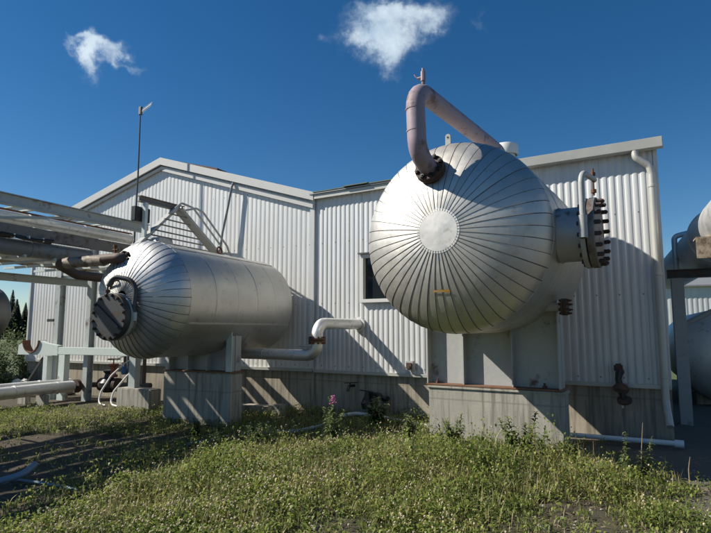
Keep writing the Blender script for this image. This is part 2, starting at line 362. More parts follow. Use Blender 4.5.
# ------------------------------------------------------------------ buildings
HR, HL = 31.6, 25.5
C0 = (-.83, 11.13)
def corrug(x0, x1, z0, ztop, period=.106, dep=.0105, holes=()):
    xs = []; x = x0
    while x < x1:
        for f, y in ((0, 0), (.22, 0), (.4, -dep * .75), (.56, -dep), (.72, -dep), (.88, -dep * .75)):
            xx = x + f * period
            if xx < x1: xs.append((xx, y))
        x += period
    xs.append((x1, 0))
    for h in holes:
        for e in h[:2]: xs.append((e, 0))
    xs.sort(); m = MB()
    for (a, ya), (b_, yb) in zip(xs, xs[1:]):
        if b_ - a < 1e-5: continue
        segs = [(z0, None)]; mid = (a + b_) / 2
        for h in holes:
            if h[0] <= mid <= h[1]: segs = [(z0, h[2]), (h[3], None)]
        for s0, s1 in segs:
            ta = ztop(a) if s1 is None else s1; tb = ztop(b_) if s1 is None else s1
            m.add([(a, ya, s0), (b_, yb, s0), (b_, yb, tb), (a, ya, ta)], [(0, 1, 2, 3)])
    return m

# flat-eaved building on the right
bR = thing('industrial_building', (C0[0], C0[1], 0), HR, 'ribbed metal building with straight eave, dark square window and gutter, behind the bigger tank', 'building')
LR = 6.2; WX0, WX1, WZ0, WZ1 = 1.12, 1.98, 2.12, 3.05
corrug(0.0, LR, .80, lambda x: 4.4, holes=[(WX0, WX1, WZ0, WZ1)]).build('wall', M['siding'], bR, fix=False, ang=45)
def skew(m):
    m.v = [(x - .125 * max(y, 0), y, z) for x, y, z in m.v]; return m
m = MB(); m.box(0, LR, .04, 9, -.4, .79); skew(m).build('foundation', M['concrete_d'], bR, bevel=.008)
m = MB(); m.box(.02, LR, -.045, .02, .775, .835); m.build('base_flashing', M['gutter'], bR, bevel=.004)
m = MB(); m.box(LR - .05, LR + .004, -.022, 9, .8, 4.39); skew(m).build('side_wall', M['siding'], bR)
m = MB(); m.prismx([(-.15, 4.365), (-.15, 4.39), (9, 5.35), (9, 5.325)], -.05, LR + .04); skew(m).build('roof', M['roof'], bR, smooth=False)
m = MB()
for i, (a, b_, y0) in enumerate(((.05, .82, -.16), (.8, 1.35, -.19), (1.33, 2.4, -.165), (2.38, 3.3, -.195), (3.28, 4.2, -.17))):
    m.prismx([(y0, 4.395 + .012 * (i % 2)), (y0, 4.413 + .012 * (i % 2)), (1.5, 4.6), (1.5, 4.585)], a, b_)
m.build('roof_edge_sheet', M['roofgreen'], bR, smooth=False)
m = MB(); m.box(.05, 4.2, -.12, -.09, 4.27, 4.36); m.build('eave_board', M['gutter'], bR)
m = MB(); m.prismx([(-.06, 4.25), (-.1, 4.235), (-.19, 4.245), (-.205, 4.395), (-.19, 4.395), (-.06, 4.37)], 4.22, LR + .09); m.build('gutter', M['gutter'], bR, smooth=False, bevel=.006)
m = MB(); m.box(.0, LR, -.085, -.02, 4.3, 4.315); m.build('soffit', M['gutter'], bR)
dsp = MB(); dsp.tube([(5.92, -.14, 4.24), (5.93, -.15, 4.14), (6.1, -.1, 4.0), (6.12, -.09, 3.88), (6.12, -.09, .62), (6.13, -.14, .5), (6.16, -.28, .3)], .05, 16, bend=.09)
ds = dsp.build('downspout', M['gutter'], bR)
for z in (.95, 2.4, 3.7):
    m = MB(); m.lathe((6.12, -.09, z - .02), (0, 0, 1), [(0, .051), (.004, .057), (.036, .057), (.04, .051)], 16); m.build('strap', M['gutter'], ds)
# window
wf = MB()
fw = .07
wf.box(WX0, WX1, -.07, .05, WZ1 - fw, WZ1); wf.box(WX0, WX1, -.09, .05, WZ0, WZ0 + fw)
wf.box(WX0, WX0 + fw, -.07, .05, WZ0 + fw, WZ1 - fw); wf.box(WX1 - fw, WX1, -.07, .05, WZ0 + fw, WZ1 - fw)
win = MB(); win.box(WX0 + fw, WX1 - fw, .02, .035, WZ0 + fw, WZ1 - fw); wi = win.build('window', M['glass'], bR)
wf.build('frame', M['fascia'], wi, bevel=.006)
m = MB(); m.box(WX0 - .03, WX1 + .03, -.11, -.035, WZ1 + .003, WZ1 + .03); m.build('drip_cap', M['dark_steel'], wi)

# gabled building on the left
bL = thing('industrial_building', (C0[0], C0[1], 0), HL, 'gabled metal building with white rake trim, behind the smaller tank and pipe rack', 'building')
LL = 8.87; RX, RZ, EZ = -4.22, 5.66, 4.35
sl = (RZ - EZ) / -RX
def gz(x): return RZ - abs(x - RX) * (sl if x > RX else .298)
corrug(-LL, 0, .81, lambda x: gz(x) - .03, period=.114, dep=.0052).build('wall', M['siding_l'], bL, fix=False, ang=45)
m = MB(); m.box(-LL, -.0, .04, 11, -.4, .80); m.build('foundation', M['concrete_d'], bL, bevel=.008)
m = MB(); m.box(-LL, -.03, -.045, .02, .785, .845); m.build('base_flashing', M['gutter'], bL, bevel=.004)
m = MB(); m.box(-LL - .004, -LL + .05, -.04, 11, .81, gz(-LL) - .05); m.build('side_wall', M['siding_l'], bL)
m = MB(); m.box(-.09, .012, -.05, -.034, .846, 4.4); m.build('corner_trim', M['siding_l'], bL)
xl = -LL - .3; xr = .02
m = MB()
m.prism([(xl, gz(xl) + .02), (RX, RZ + .02), (xr, gz(xr) + .02), (xr, gz(xr) + .05), (RX, RZ + .05), (xl, gz(xl) + .05)], -.09, 11); m.build('roof', M['roof'], bL, smooth=False)
m = MB()
m.prism([(xl, gz(xl) - .1), (RX, RZ - .1), (RX, RZ + .075), (xl, gz(xl) + .075)], -.13, -.093)
m.prism([(RX, RZ - .1), (xr, gz(xr) - .1), (xr, gz(xr) + .075), (RX, RZ + .075)], -.132, -.095)
m.build('rake_board', M['fascia'], bL, smooth=False)
m = MB(); m.prism([(RX, RZ - .24), (-.02, gz(-.02) - .26), (-.02, gz(-.02) - .15), (RX, RZ - .13)], -.075, -.035)
m.prism([(xl + .3, gz(xl + .3) - .19), (RX, RZ - .19), (RX, RZ - .13), (xl + .3, gz(xl + .3) - .13)], -.075, -.035)
m.build('rake_flashing', M['fascia'], bL, smooth=False)
m = MB(); a = Vector((-4.4, 0, 0))
m.prism([(-4.72, 6.0), (-3.3, 5.62), (-3.3, 5.53), (-4.72, 5.9)], .85, 1.7); m.prism([(-4.6, 5.95), (-3.4, 5.63), (-3.4, 5.4), (-4.6, 5.6)], 1.0, 1.6); m.build('ridge_vent', M['wood'], bL, smooth=False)
m = MB(); m.tube([(-2.04, -.1, 4.86), (-2.06, -.13, 4.75), (-2.14, -.14, 4.3), (-2.25, -.16, 3.75), (-2.3, -.18, 3.3), (-2.3, -.18, .9)], .026, 8, bend=.4); m.build('conduit', M['blue_steel'], bL)
m = MB(); m.box(-7.98, -7.7, -.12, -.05, 1.83, 1.9); m.build('door_latch', M['dark_steel'], bL, bevel=.01)

# roof exhaust cap
d = Vector((math.sin(R(HR)), math.cos(R(HR)))); u = Vector((math.cos(R(HR)), -math.sin(R(HR))))
p = Vector(C0) + u * 3.8 + d * .6
v_ = thing('roof_vent', (p.x, p.y, 4.44), HR, 'round white vent cap on the roof behind the bigger tank', 'roof vent')
m = MB(); m.cyl((0,0,0), (0,0,.33), .165, 28); m.build('vent_pipe', M['white'], v_)
m = MB(); m.lathe((0,0,.3), (0,0,1), [(0, .19), (0, .215), (.03, .222), (.16, .222), (.19, .21), (.205, .15), (.21, 0)], 32); m.build('vent_lid', M['white'], v_)

# ------------------------------------------------------------------ tanks
def gored_head(R_, hd, y0, zc, n, r_in, lap=.0035, seed=1):
    rr = random.Random(seed); m = MB(); steps = 16
    k0 = math.acos(min(1, r_in / R_))
    for g in range(n):
        a0 = 2*math.pi*g/n; a1 = 2*math.pi*(g+1)/n; off = rr.uniform(-.001, .001); tilt = rr.uniform(.6, 1.3)
        vs = []; cols = 4
        for j in range(steps + 1):
            k = k0 * j / steps; rad = R_ * math.cos(k); yy = hd * math.sin(k)
            for c in range(cols + 1):
                f = c / cols; a = a0 + (a1 - a0) * f
                lift = off + lap * tilt * f + .0012 * math.sin(math.pi * f) * math.cos(k)
                if c == cols: a += .004
                # lift along outward normal
                nx_, ny_ = math.cos(k) / R_, math.sin(k) / hd; q = math.hypot(nx_, ny_); nx_ /= q; ny_ /= q
                r2 = rad + lift * nx_; y2 = yy + lift * ny_
                vs.append((r2 * math.cos(a), y0 - y2, zc + r2 * math.sin(a)))
        w = cols + 1
        fs = [(j*w+c, j*w+c+1, (j+1)*w+c+1, (j+1)*w+c) for j in range(steps) for c in range(cols)]
        # turned-down lap edge
        base = len(vs)
        for j in range(steps + 1):
            x, y, z = vs[j*w+cols]; e = .985; q = Vector((x, 0, z - zc)); k = k0 * j / steps
            nx_, ny_ = math.cos(k) / R_, math.sin(k) / hd; h = math.hypot(nx_, ny_); l = q.length - .02 * nx_ / h; q.normalize()
            vs.append((q.x * l, y + .02 * ny_ / h, zc + q.z * l))
        fs += [(j*w+cols, base+j, base+j+1, (j+1)*w+cols) for j in range(steps)]
        m.add(vs, fs)
    return m

def seam_strips(R_, hd, y0, zc, n, r_in, w=.0048, seed=2):
    rr = random.Random(seed); m = MB(); steps = 18; k0 = math.acos(min(1, r_in / R_))
    for g in range(n):
        a = 2*math.pi*(g + 1)/n + .004; ww = w * rr.uniform(.55, 1.3); vs = []
        for j in range(steps + 1):
            k = k0 * j / steps; nx_, ny_ = math.cos(k) / R_, math.sin(k) / hd; q = math.hypot(nx_, ny_); nx_ /= q; ny_ /= q
            for sd_ in (-1, 0, 1):
                lift = .0075 if sd_ == 0 else .002
                r2 = R_ * math.cos(k) + lift * nx_; y2 = hd * math.sin(k) + lift * ny_
                vs.append((r2 * math.cos(a) - sd_ * ww * math.sin(a), y0 - y2, zc + r2 * math.sin(a) + sd_ * ww * math.cos(a)))
        m.add(vs, [(j*3+c, j*3+c+1, (j+1)*3+c+1, (j+1)*3+c) for j in range(steps) for c in range(2)])
    return m

def tank_shell(R_, y0, y1, hd, zc, sheets):
    m = MB(); L = (y1 - y0) / sheets; n = 96
    for i in range(sheets):
        r0 = R_ + (.0015 if i % 2 else 0); a = y0 + i * L; b_ = a + L + .015
        m.lathe((0, a, zc), (0, 1, 0), [(0, r0 - .01), (0, r0), (.01, r0 + .004), (.02, r0), (L * .5, r0 - .002), (L - .01, r0), (L + .015, r0), (L + .015, r0 - .012)], n)
    m.lathe((0, y1, zc), (0, 1, 0), [(0, R_)] + [(hd * math.sin(k), R_ * math.cos(k) - .004) for k in np.linspace(.05, math.pi / 2, 14)], n)
    return m

def bolts(parent, o, axis, rc, n, r, l0, l1, m_, nut=None, ph=0):
    ax = Vector(axis).normalized(); ref = Vector((0,0,1)) if abs(ax.z) < .9 else Vector((1,0,0)); x = ax.cross(ref).normalized(); y = ax.cross(x); first = None
    for k in range(n):
        a = 2*math.pi*(k + ph)/n; q = (x*math.cos(a) + y*math.sin(a)) * rc
        if first is None:
            mb = MB(); mb.cyl(ax*l0, ax*l1, r, 8)
            if nut:
                for e in nut: mb.cyl(ax*(e), ax*(e + r*2.0), r*1.9, 6)
            first = mb.build('bolt', m_, parent); first.location = Vector(o) + q
        else:
            c = first.copy(); COL.objects.link(c); c.parent = parent; c.location = Vector(o) + q

# --- bigger tank on the right
R1, Z1, S1, H1, B1 = 1.168, 2.735, 1.423, .535, .6
PR = (1.964, 7.875)
tR = thing('pressure_tank', (PR[0], PR[1], .805), HR, 'large silver horizontal tank with petal-seamed round end and side manway, on the right plinth', 'tank')
zc = Z1 - .805
tank_shell(R1, -S1 + .02, B1, .5, zc, 4).build('shell', M['clad'], tR, fix=False, ang=12)
hd_ = gored_head(R1 + .004, H1, -S1, zc, 48, .235, seed=3).build('petal_head', M['gore'], tR, fix=False)
seam_strips(R1 + .004, H1, -S1, zc, 48, .235).build('seam_bead', M['seam'], hd_, fix=False)
m = MB(); yd = -S1 - H1 * math.sin(math.acos(.25 / R1))
m.lathe((0, yd + .01, zc), (0, -1, 0), [(0, .262), (.014, .262), (.0145, .24), (.02, .0)], 48)
m.build('end_disc', M['gore'], tR, ang=20)
m = MB()
for k in range(46):
    a = 2*math.pi*(k + .5)/46; c, s_ = math.cos(a), math.sin(a)
    m.add([(c*.235 - s_*.012, yd - .006, zc + s_*.235 + c*.012), (c*.28 - s_*.01, yd + .004, zc + s_*.28 + c*.01), (c*.28 + s_*.01, yd + .004, zc + s_*.28 - c*.01), (c*.235 + s_*.012, yd - .006, zc + s_*.235 - c*.012)], [(0,1,2,3)])
m.build('tab_ring', M['gore'], tR, smooth=False, fix=False)
m = MB(); m.lathe((0, -S1 - .015, zc), (0, 1, 0), [(0, R1 - .01), (.0, R1 + .009), (.05, R1 + .009), (.05, R1 - .01)], 96); m.build('seam_band', M['clad'], tR, fix=False)
# saddle
def arcz(x, R_, zc_): return zc_ - math.sqrt(max(R_*R_ - x*x, 0)) + .02
m = MB(); xs = np.linspace(-.96, .9, 24); m.prism([(-.96, .03), (.9, .03)] + [(x, arcz(x, R1, zc)) for x in xs[::-1]], -.012, .012)
sad = m.build('saddle', M['grey_paint'], tR, smooth=False)
m = MB(); m.box(-.98, .93, -.17, .17, .003, .028); m.build('base_plate', M['rusty_plate'], sad, bevel=.004)
for x in (-.965, -.41, .29, .9):
    m = MB(); m.box(x - .008, x + .008, -.15, -.0125, .03, arcz(x, R1, zc)); m.box(x - .008, x + .008, .0125, .15, .03, arcz(x, R1, zc)); m.build('stiffener', M['grey_paint'], sad)
for x in (-.82, .7):
    m = MB(); m.cyl((x, -.1, .028), (x, -.1, .1), .016, 8); m.cyl((x, -.1, .03), (x, -.1, .062), .032, 6); m.build('anchor_bolt', M['dark_rust'], sad)
# side manway
my = -.95
m = MB(); m.lathe((.75, my, zc - .015), (1, 0, 0), [(0, .32), (.38, .32), (.4, .335), (.43, .32), (.66, .32), (.68, .33)], 48); mw = m.build('manway', M['neck'], tR)
m = MB(); m.lathe((1.42, my, zc - .015), (1, 0, 0), [(0, .3), (0, .4), (.006, .408), (.05, .408), (.056, .4), (.056, .3)], 56); m.build('flange', M['neck'], mw)
m = MB(); m.lathe((1.49, my, zc - .015), (1, 0, 0), [(0, 0), (0, .4), (.006, .408), (.075, .408), (.085, .395), (.087, .3), (.08, 0)], 56); m.build('cover', M['mid_steel'], mw)
bolts(mw, (0, my, zc - .015), (1, 0, 0), .365, 18, .014, 1.39, 1.645, M['dark_rust'], nut=(1.393, 1.578, 1.608), ph=.5)
m = MB(); m.tube([(1.47, my - .44, zc - .12), (1.47, my - .44, zc + .62), (1.54, my - .02, zc + .62), (1.545, my + .02, zc + .61)], .031, 14, bend=.14)
m.cyl((1.47, my - .44, zc - .13), (1.47, my - .44, zc + .12), .047, 14); dv = m.build('davit_arm', M['grey_paint'], mw)
m = MB(); m.cyl((1.54, my - .03, zc + .42), (1.54, my - .03, zc + .74), .012, 8); m.cyl((1.54, my - .03, zc + .45), (1.54, my - .03, zc + .49), .03, 8); m.cyl((1.54, my - .03, zc + .655), (1.54, my - .03, zc + .69), .03, 6); m.build('eye_bolt', M['rust'], mw)
m = MB(); m.box(1.43, 1.49, my - .47, my - .36, zc - .13, zc - .1); m.build('davit_bracket', M['neck'], mw)
# small flanged stub low on the side
m = MB(); m.lathe((.6, -.2, zc - .83), (1, 0, 0), [(0, .06), (.38, .06)], 20); sb = m.build('drain_stub', M['neck'], tR)
m = MB(); m.lathe((.98, -.2, zc - .83), (1, 0, 0), [(0, 0), (0, .11), (.03, .11), (.03, .09), (.036, .09), (.036, .11), (.07, .11), (.07, 0)], 28); m.build('flange', M['dark_rust'], sb)
bolts(sb, (0, -.2, zc - .83), (1, 0, 0), .09, 8, .01, .95, 1.1, M['dark_rust'], nut=(.955, 1.055), ph=.5)
# lug and tape
m = MB(); m.box(-.035, .035, -.008, .008, 0, .14); m.cyl((0, -.009, .14), (0, .009, .14), .035, 18)
lg = m.build('lifting_lug', M['grey_paint'], tR); lg.location = (-.07, -S1 + .02, zc + R1 - .01)
m = MB(); m.lathe((0, -.012, .13), (0, 1, 0), [(0, 0), (0, .013), (.024, .013), (.024, 0)], 14); e_ = m.build('lug_hole', M['black'], lg)
def head_y(x, z): return -S1 - H1 * math.sqrt(max(0, 1 - (x*x + z*z) / R1**2))
m = MB(); zz = -.685; xs = np.linspace(-.11, .1, 9); top = zz + .012; bot = zz - .014
vs = [(x, head_y(x, q) - .014 + dy, zc + q) for q, dy in ((bot, 0), (top, 0)) for x in xs]
m.add(vs, [(i, i+1, i+10, i+9) for i in range(8)]); m.build('marker_tape', M['orange'], tR, fix=False)

# plinths
pR = thing('concrete_plinth', (PR[0], PR[1], 0), HR, 'pale streaked concrete plinth under the bigger tank', 'plinth')
m = MB(); m.box(-.945, .945, -.17, .17, -.4, .8); m.build('block', M['concrete'], pR, bevel=.02, seg=3)
m = MB(); m.box(-.965, .965, -.19, .19, .765, .803); m.build('grout_cap', M['concrete'], pR, bevel=.012, seg=2)

# --- smaller tank on the left
R2, Z2, S2, H2, B2 = .867, 2.06, 1.287, .46, 1.36; K2 = 1.06
PL = (-2.557, 9.343)
tL = thing('pressure_tank', (PL[0] * K2, PL[1] * K2, .876), HL, 'smaller silver horizontal tank with dark round manway on its end, left of the photo', 'tank')
tL.scale = (K2, K2, K2); zc = Z2 - .917
tank_shell(R2, -S2 + .02, B2, .37, zc, 5).build('shell', M['clad'], tL, fix=False, ang=12)
hd_ = gored_head(R2 + .004, H2, -S2, zc, 44, .1, seed=5).build('petal_head', M['gore_l'], tL, fix=False)
seam_strips(R2 + .004, H2, -S2, zc, 44, .1, .0042).build('seam_bead', M['seam'], hd_, fix=False)
m = MB(); m.lathe((0, -S2 - .015, zc), (0, 1, 0), [(0, R2 - .01), (.0, R2 + .009), (.05, R2 + .009), (.05, R2 - .01)], 96); m.build('seam_band', M['clad'], tL, fix=False)
xs = np.linspace(-.68, .68, 20)
m = MB(); m.prism([(-.68, .03), (.68, .03)] + [(x, arcz(x, R2, zc)) for x in xs[::-1]], -.012, .012); sad = m.build('saddle', M['grey_paint'], tL, smooth=False)
m = MB(); m.box(-.7, .72, -.17, .17, .003, .026); m.build('base_plate', M['rusty_plate'], sad, bevel=.004)
for x in (-.6, -.2, .2, .66):
    m = MB(); m.box(x - .008, x + .008, -.15, -.0125, .028, arcz(x, R2, zc) if x < .6 else .72); m.box(x - .008, x + .008, .0125, .15, .028, arcz(x, R2, zc) if x < .6 else .72); m.build('stiffener', M['grey_paint'], sad)
m = MB(); m.box(.61, .72, -.168, -.152, .028, .73); m.build('end_plate', M['pale_steel'], sad)
for ph in (-24, 62):
    m = MB(); c_, s_ = math.cos(R(ph)), math.sin(R(ph)); rr_2 = R2 + .0005
    m.add([((rr_2 + h_) * math.cos(R(ph) + dp), y, zc + (rr_2 + h_) * math.sin(R(ph) + dp)) for y in (-S2 + .05, B2) for dp, h_ in ((-.02, 0), (-.019, .007), (.012, .003), (.013, 0))], [(i, i+1, i+5, i+4) for i in range(3)])
    m.build('lap_seam', M['clad'], tL, fix=False, ang=10)
# manway on the head
mz = zc - .27
m = MB(); m.lathe((0, -1.5, mz), (0, -1, 0), [(0, .27), (.28, .27), (.3, .28)], 44); mw = m.build('manway', M['neck'], tL)
m = MB(); m.lathe((0, -1.79, mz), (0, -1, 0), [(0, .25), (0, .325), (.006, .33), (.05, .33), (.056, .325), (.056, .25)], 52); m.build('flange', M['grey_paint'], mw)
m = MB(); m.lathe((0, -1.865, mz), (0, -1, 0), [(0, 0), (0, .325), (.006, .33), (.075, .33), (.085, .32), (.088, .2), (.088, 0)], 52)
m.box(-.26, .26, -1.972, -1.955, mz - .015, mz + .015, Matrix.Translation((0, 0, mz)) @ Matrix.Rotation(R(35), 4, 'Y') @ Matrix.Translation((0, 0, -mz)))
m.build('cover', M['dark_steel'], mw)
bolts(mw, (0, 0, mz), (0, -1, 0), .297, 16, .012, 1.76, 1.985, M['dark_rust'], nut=(1.765, 1.952), ph=.5)
m = MB(); m.tube([(.3, -1.8, mz + .02), (.3, -1.76, mz + .5), (-.02, -1.88, mz + .56), (-.06, -1.93, mz + .42)], .035, 12, bend=.2); m.build('davit_arm', M['dark_steel'], mw)
m = MB(); m.box(.25, .35, -1.83, -1.77, mz - .06, mz + .06); m.build('davit_bracket', M['pale_steel'], mw, bevel=.005)
m = MB(); m.cyl((-.06, -1.93, mz + .3), (-.06, -1.93, mz + .46), .013, 8); m.cyl((-.06, -1.93, mz + .33), (-.06, -1.93, mz + .37), .035, 8); m.build('eye_bolt', M['rust'], mw)
m = MB(); m.tube([(-.27, -1.62, zc + .1), (-.27, -1.72, zc + .13), (-.1, -1.78, zc + .26), (-.08, -1.68, zc + .23)], .012, 8, bend=.05); m.build('handle', M['dark_steel'], tL)
# lifting eye
m = MB(); pts = [(0, .06 * math.cos(a), .08 + .06 * math.sin(a)) for a in np.linspace(0, 2*math.pi, 21)[:-1]]; m.tube(pts + [pts[0]], .017, 8, caps=False); m.box(-.02, .02, -.02, .02, -.02, .03)
m.build('lifting_eye', M['rust'], tL).location = (0, .33, zc + R2)
m = MB(); m.lathe((0, .3, zc - R2 - .06), (0, 0, 1), [(0, .1), (.12, .1)], 20); m.build('outlet_stub', M['pipeclad'], tL)

pL = thing('concrete_plinth', (PL[0] * K2, PL[1] * K2, -.096), HL, 'dark weathered concrete plinth under the smaller tank', 'plinth')
m = MB(); pL.scale = (K2, K2, K2); m.box(-.7, .7, -.17, .17, -.4, .915); m.build('block', M['concrete'], pL, bevel=.02, seg=3)

# ------------------------------------------------------------------ pipes on the tanks
k1 = -.805
vp = thing('vapour_pipe', (PR[0], PR[1], 0), HR, 'faded purple overhead pipe looping from the bigger tank end back over its top', 'pipe')
m = MB(); m.tube([(-.11, -1.79, 3.45), (-.125, -2.2, 3.62), (-.15, -2.2, 4.4), (.0, -.11, 4.34), (.04, .5, 4.32), (.04, .5, 3.8)], .109, 28, bend=.24); m.build('pipe_run', M['primer'], vp)
nrm_ = Vector((0, -.914, .405)); nb = Vector((-.11, -1.85, 3.48))
m = MB(); m.lathe(nb, nrm_, [(-.08, .1), (.0, .1), (.0, .175), (.006, .18), (.035, .18), (.035, .15), (.04, .15), (.04, .18), (.075, .18), (.08, .175), (.08, .1)], 36); fl = m.build('flange', M['dark_rust'], vp)
bolts(fl, nb, nrm_, .148, 8, .015, -.03, .12, M['black'], nut=(-.025, .082), ph=.5)
for (a, b_) in (((-.137, -2.2, 3.86), (-.138, -2.2, 3.875)), ((-.146, -2.2, 4.12), (-.1465, -2.2, 4.135))):
    m = MB(); m.cyl(a, b_, .113, 28); m.build('weld_bead', M['primer'], vp)
m = MB(); m.cyl((-.135, -1.99, 4.48), (-.135, -1.99, 4.56), .022, 10); m.cyl((-.135, -1.99, 4.55), (-.135, -1.99, 4.67), .03, 10); m.cyl((-.135, -1.99, 4.67), (-.135, -1.99, 4.71), .018, 8)
m.cyl((-.135, -1.99, 4.6), (-.21, -1.99, 4.6), .017, 8); m.tube([(-.2, -1.99, 4.6), (-.23, -2.0, 4.625), (-.245, -2.0, 4.655)], .008, 6); m.build('vent_valve', M['primer'], vp)
m = MB(); m.lathe((.04, .5, 3.84), (0, 0, 1), [(0, .1), (0, .18), (.07, .18), (.07, .1)], 28); m.build('flange', M['dark_rust'], vp)

fp = thing('feed_pipe', (PL[0] * K2, PL[1] * K2, -.096), HL, 'brown wrapped pipe leaving the smaller tank head leftwards below the rack', 'pipe')
zz = 2.63; fp.scale = (K2, K2, K2)
m = MB(); m.tube([(-.13, -1.53, zz), (-.13, -1.67, zz + .02), (-1.5, -1.67, zz), (-1.52, -1.3, zz - .14), (-1.5, -.2, zz - .16), (-2.4, 1.2, zz - .16)], .075, 18, bend=.12, wob=.02); m.build('pipe_run', M['dk_ins'], fp)
m = MB(); m.tube([(x, -1.67, zz + .0 + .004 * math.sin(x * 30)) for x in np.linspace(-1.3, -.48, 12)], .082, 18, wob=.05); m.build('pipe_wrap', M['tan_ins'], fp)
m = MB(); m.lathe((-.13, -1.56, zz - .005), (0, -1, .1), [(-.05, .08), (0, .08), (0, .125), (.03, .125), (.03, .1), (.036, .1), (.036, .125), (.066, .125), (.066, .07)], 26); fl = m.build('flange', M['dark_rust'], fp)
bolts(fl, (-.13, -1.56, zz - .005), (0, -1, .1), .104, 8, .011, -.03, .1, M['dark_rust'], nut=(-.025, .067))
m = MB(); m.cyl((-.25, -1.67, zz + .06), (-.25, -1.67, zz + .2), .018, 8); m.cyl((-.3, -1.67, zz + .14), (-.2, -1.67, zz + .14), .014, 8); m.cyl((-.25, -1.67, zz + .18), (-.25, -1.67, zz + .21), .03, 8); m.build('gauge_cock', M['rust'], fp)

# condensate pipe from under the smaller tank into the wall
wR = Matrix.Rotation(-R(HR), 4, 'Z'); 
cp = thing('condensate_pipe', (C0[0], C0[1], 0), HR, 'silver clad pipe rising in an S from the smaller tank into the wall', 'pipe')
wx = 1.07
m = MB(); m.tube([(wx - 2.35, -1.36, 1.18), (wx - .03, -1.36, 1.18), (wx - .02, -1.36, 1.72), (wx, .05, 1.72)], .098, 24, bend=.2); m.build('pipe_run', M['pipeclad'], cp)
m = MB(); m.lathe((wx - .025, -1.36, 1.4), (0, 0, 1), [(0, .09), (0, .15), (.03, .15), (.03, .11), (.04, .11), (.04, .15), (.07, .15), (.07, .09)], 28); fl = m.build('flange', M['rust'], cp)
bolts(fl, (wx - .025, -1.36, 1.4), (0, 0, 1), .125, 8, .011, -.03, .1, M['rust'], nut=(-.028, .072))
m = MB(); m.box(wx - .36, wx - .12, -1.42, -1.3, 1.32, 1.34); m.build('tag_plate', M['grey_paint'], cp)
m = MB(); m.lathe((wx, -.05, 1.72), (0, 1, 0), [(-.02, .1), (-.02, .135), (.02, .14), (.02, .1)], 24); m.build('wall_collar', M['pipeclad'], cp)
for xx in (wx - 1.9, wx - 1.2, wx - .5):
    m = MB(); m.lathe((xx, -1.36, 1.18), (1, 0, 0), [(0, .09), (0, .102), (.03, .102), (.03, .09)], 24); m.build('clad_band', M['pipeclad'], cp)

# ------------------------------------------------------------------ pipe rack on the left (frame of the smaller tank)
rk = thing('pipe_rack', (PL[0], PL[1], 0), HL, 'grey green steel pipe rack crossing the left edge beside the gabled building', 'pipe rack')
NX, FX = -2.6, -5.0; Y0 = -9.5
m = MB(); m.ibeam((NX, Y0, 3.735), (NX, 1.16, 3.735), .12, .19); m.build('top_beam', M['green_steel'], rk)
m = MB(); m.ibeam((FX, Y0, 3.735), (FX, 1.9, 3.735), .12, .19); m.build('top_beam', M['green_steel'], rk)
m = MB(); m.bar((NX - .05, Y0, 3.24), (NX - .05, .8, 3.24), .1, .2); m.build('lower_chord', M['brown_beam'], rk)
m = MB(); m.ibeam((FX, Y0, 2.7), (FX, 1.75, 2.7), .12, .16); m.build('lower_chord', M['green_steel'], rk)
for y in (-7.5, -6.3, -5.0, -4.1, -3.3, -2.6, -2.0, -1.4, -.85, -.35, .3, 1.0):
    m = MB(); m.bar((FX + .06, y, 2.86), (NX - .1, y, 2.86), .045, .045); m.build('cross_beam', M['pale_steel'], rk)
for y in (-7.5, -5.0, -3.0, -1.27, .2):
    m = MB(); m.ibeam((FX + .06, y, 3.735), (NX - .006, y, 3.735), .08, .12); m.build('cross_beam', M['pale_steel'], rk)
for x, y in ((-5.0, -5.0), (-5.85, 1.62), (-4.77, 1.62)):
    m = MB(); m.ibeam((x, y, -.1), (x, y, 3.62), .14, .16); m.build('column', M['green_steel'], rk)
m = MB(); m.ibeam((-6.1, 1.62, 2.86), (NX - .1, 1.62, 2.86), .1, .12); m.build('cross_beam', M['pale_steel'], rk)
for y in (-7.5, -4.6):
    m = MB(); m.ibeam((NX, y, -.1), (NX, y, 3.63), .14, .14); m.build('column', M['green_steel'], rk)
for y0, y1 in ((-7.5, -5.0), (-5.0, -2.4), (-2.4, .2)):
    m = MB(); m.bar((NX - .03, y0, 3.33), (NX - .03, y1 - .9, 3.64), .05, .04); m.build('brace', M['green_steel'], rk)

def bands(o, x, z, y, y1, step, r0, r1, mt):
    m = MB(); m.lathe((0, 0, 0), (0, 1, 0), [(0, r0), (0, r1), (.03, r1), (.03, r0)], 20); f = m.build('clad_band', mt, o); f.location = (x, y, z)
    while y + step < y1:
        y += step; c = f.copy(); COL.objects.link(c); c.parent = o; c.location = (x, y, z)

def rackpipe(name, x, z, r, y1, mt, label, end=None):
    o = thing(name, (PL[0], PL[1], 0), HL, label, 'pipe', 'pipes lying on the rack')
    m = MB(); pts = [(x, Y0, z), (x, y1, z)] + (end or []); m.tube(pts, r, 18, bend=.25 if end else None); m.build('pipe_run', mt, o)
    y = Y0 + .5; bands(o, x, z, y, y1, 1.1, r - .01, r + .006, mt); return o
rackpipe('rack_pipe', -2.85, 3.5, .1, .9, M['pipeclad'], 'silver clad pipe just under the nearer top beam of the rack')
rackpipe('rack_pipe', -3.02, 3.64, .035, 1.1, M['rust'], 'thin rusty pipe beside the silver pipe on the rack')
rackpipe('rack_pipe', -3.35, 3.075, .145, -.1, M['blue_steel'], 'thick blue grey pipe hanging lowest under the rack')
rackpipe('rack_pipe', -3.75, 3.02, .09, 1.5, M['pipeclad'], 'slim silver pipe behind the thick blue grey rack pipe')
rackpipe('rack_pipe', -2.8, 3.0, .145, -.1, M['blue_steel'], 'thick blue grey pipe hanging lowest under the rack')
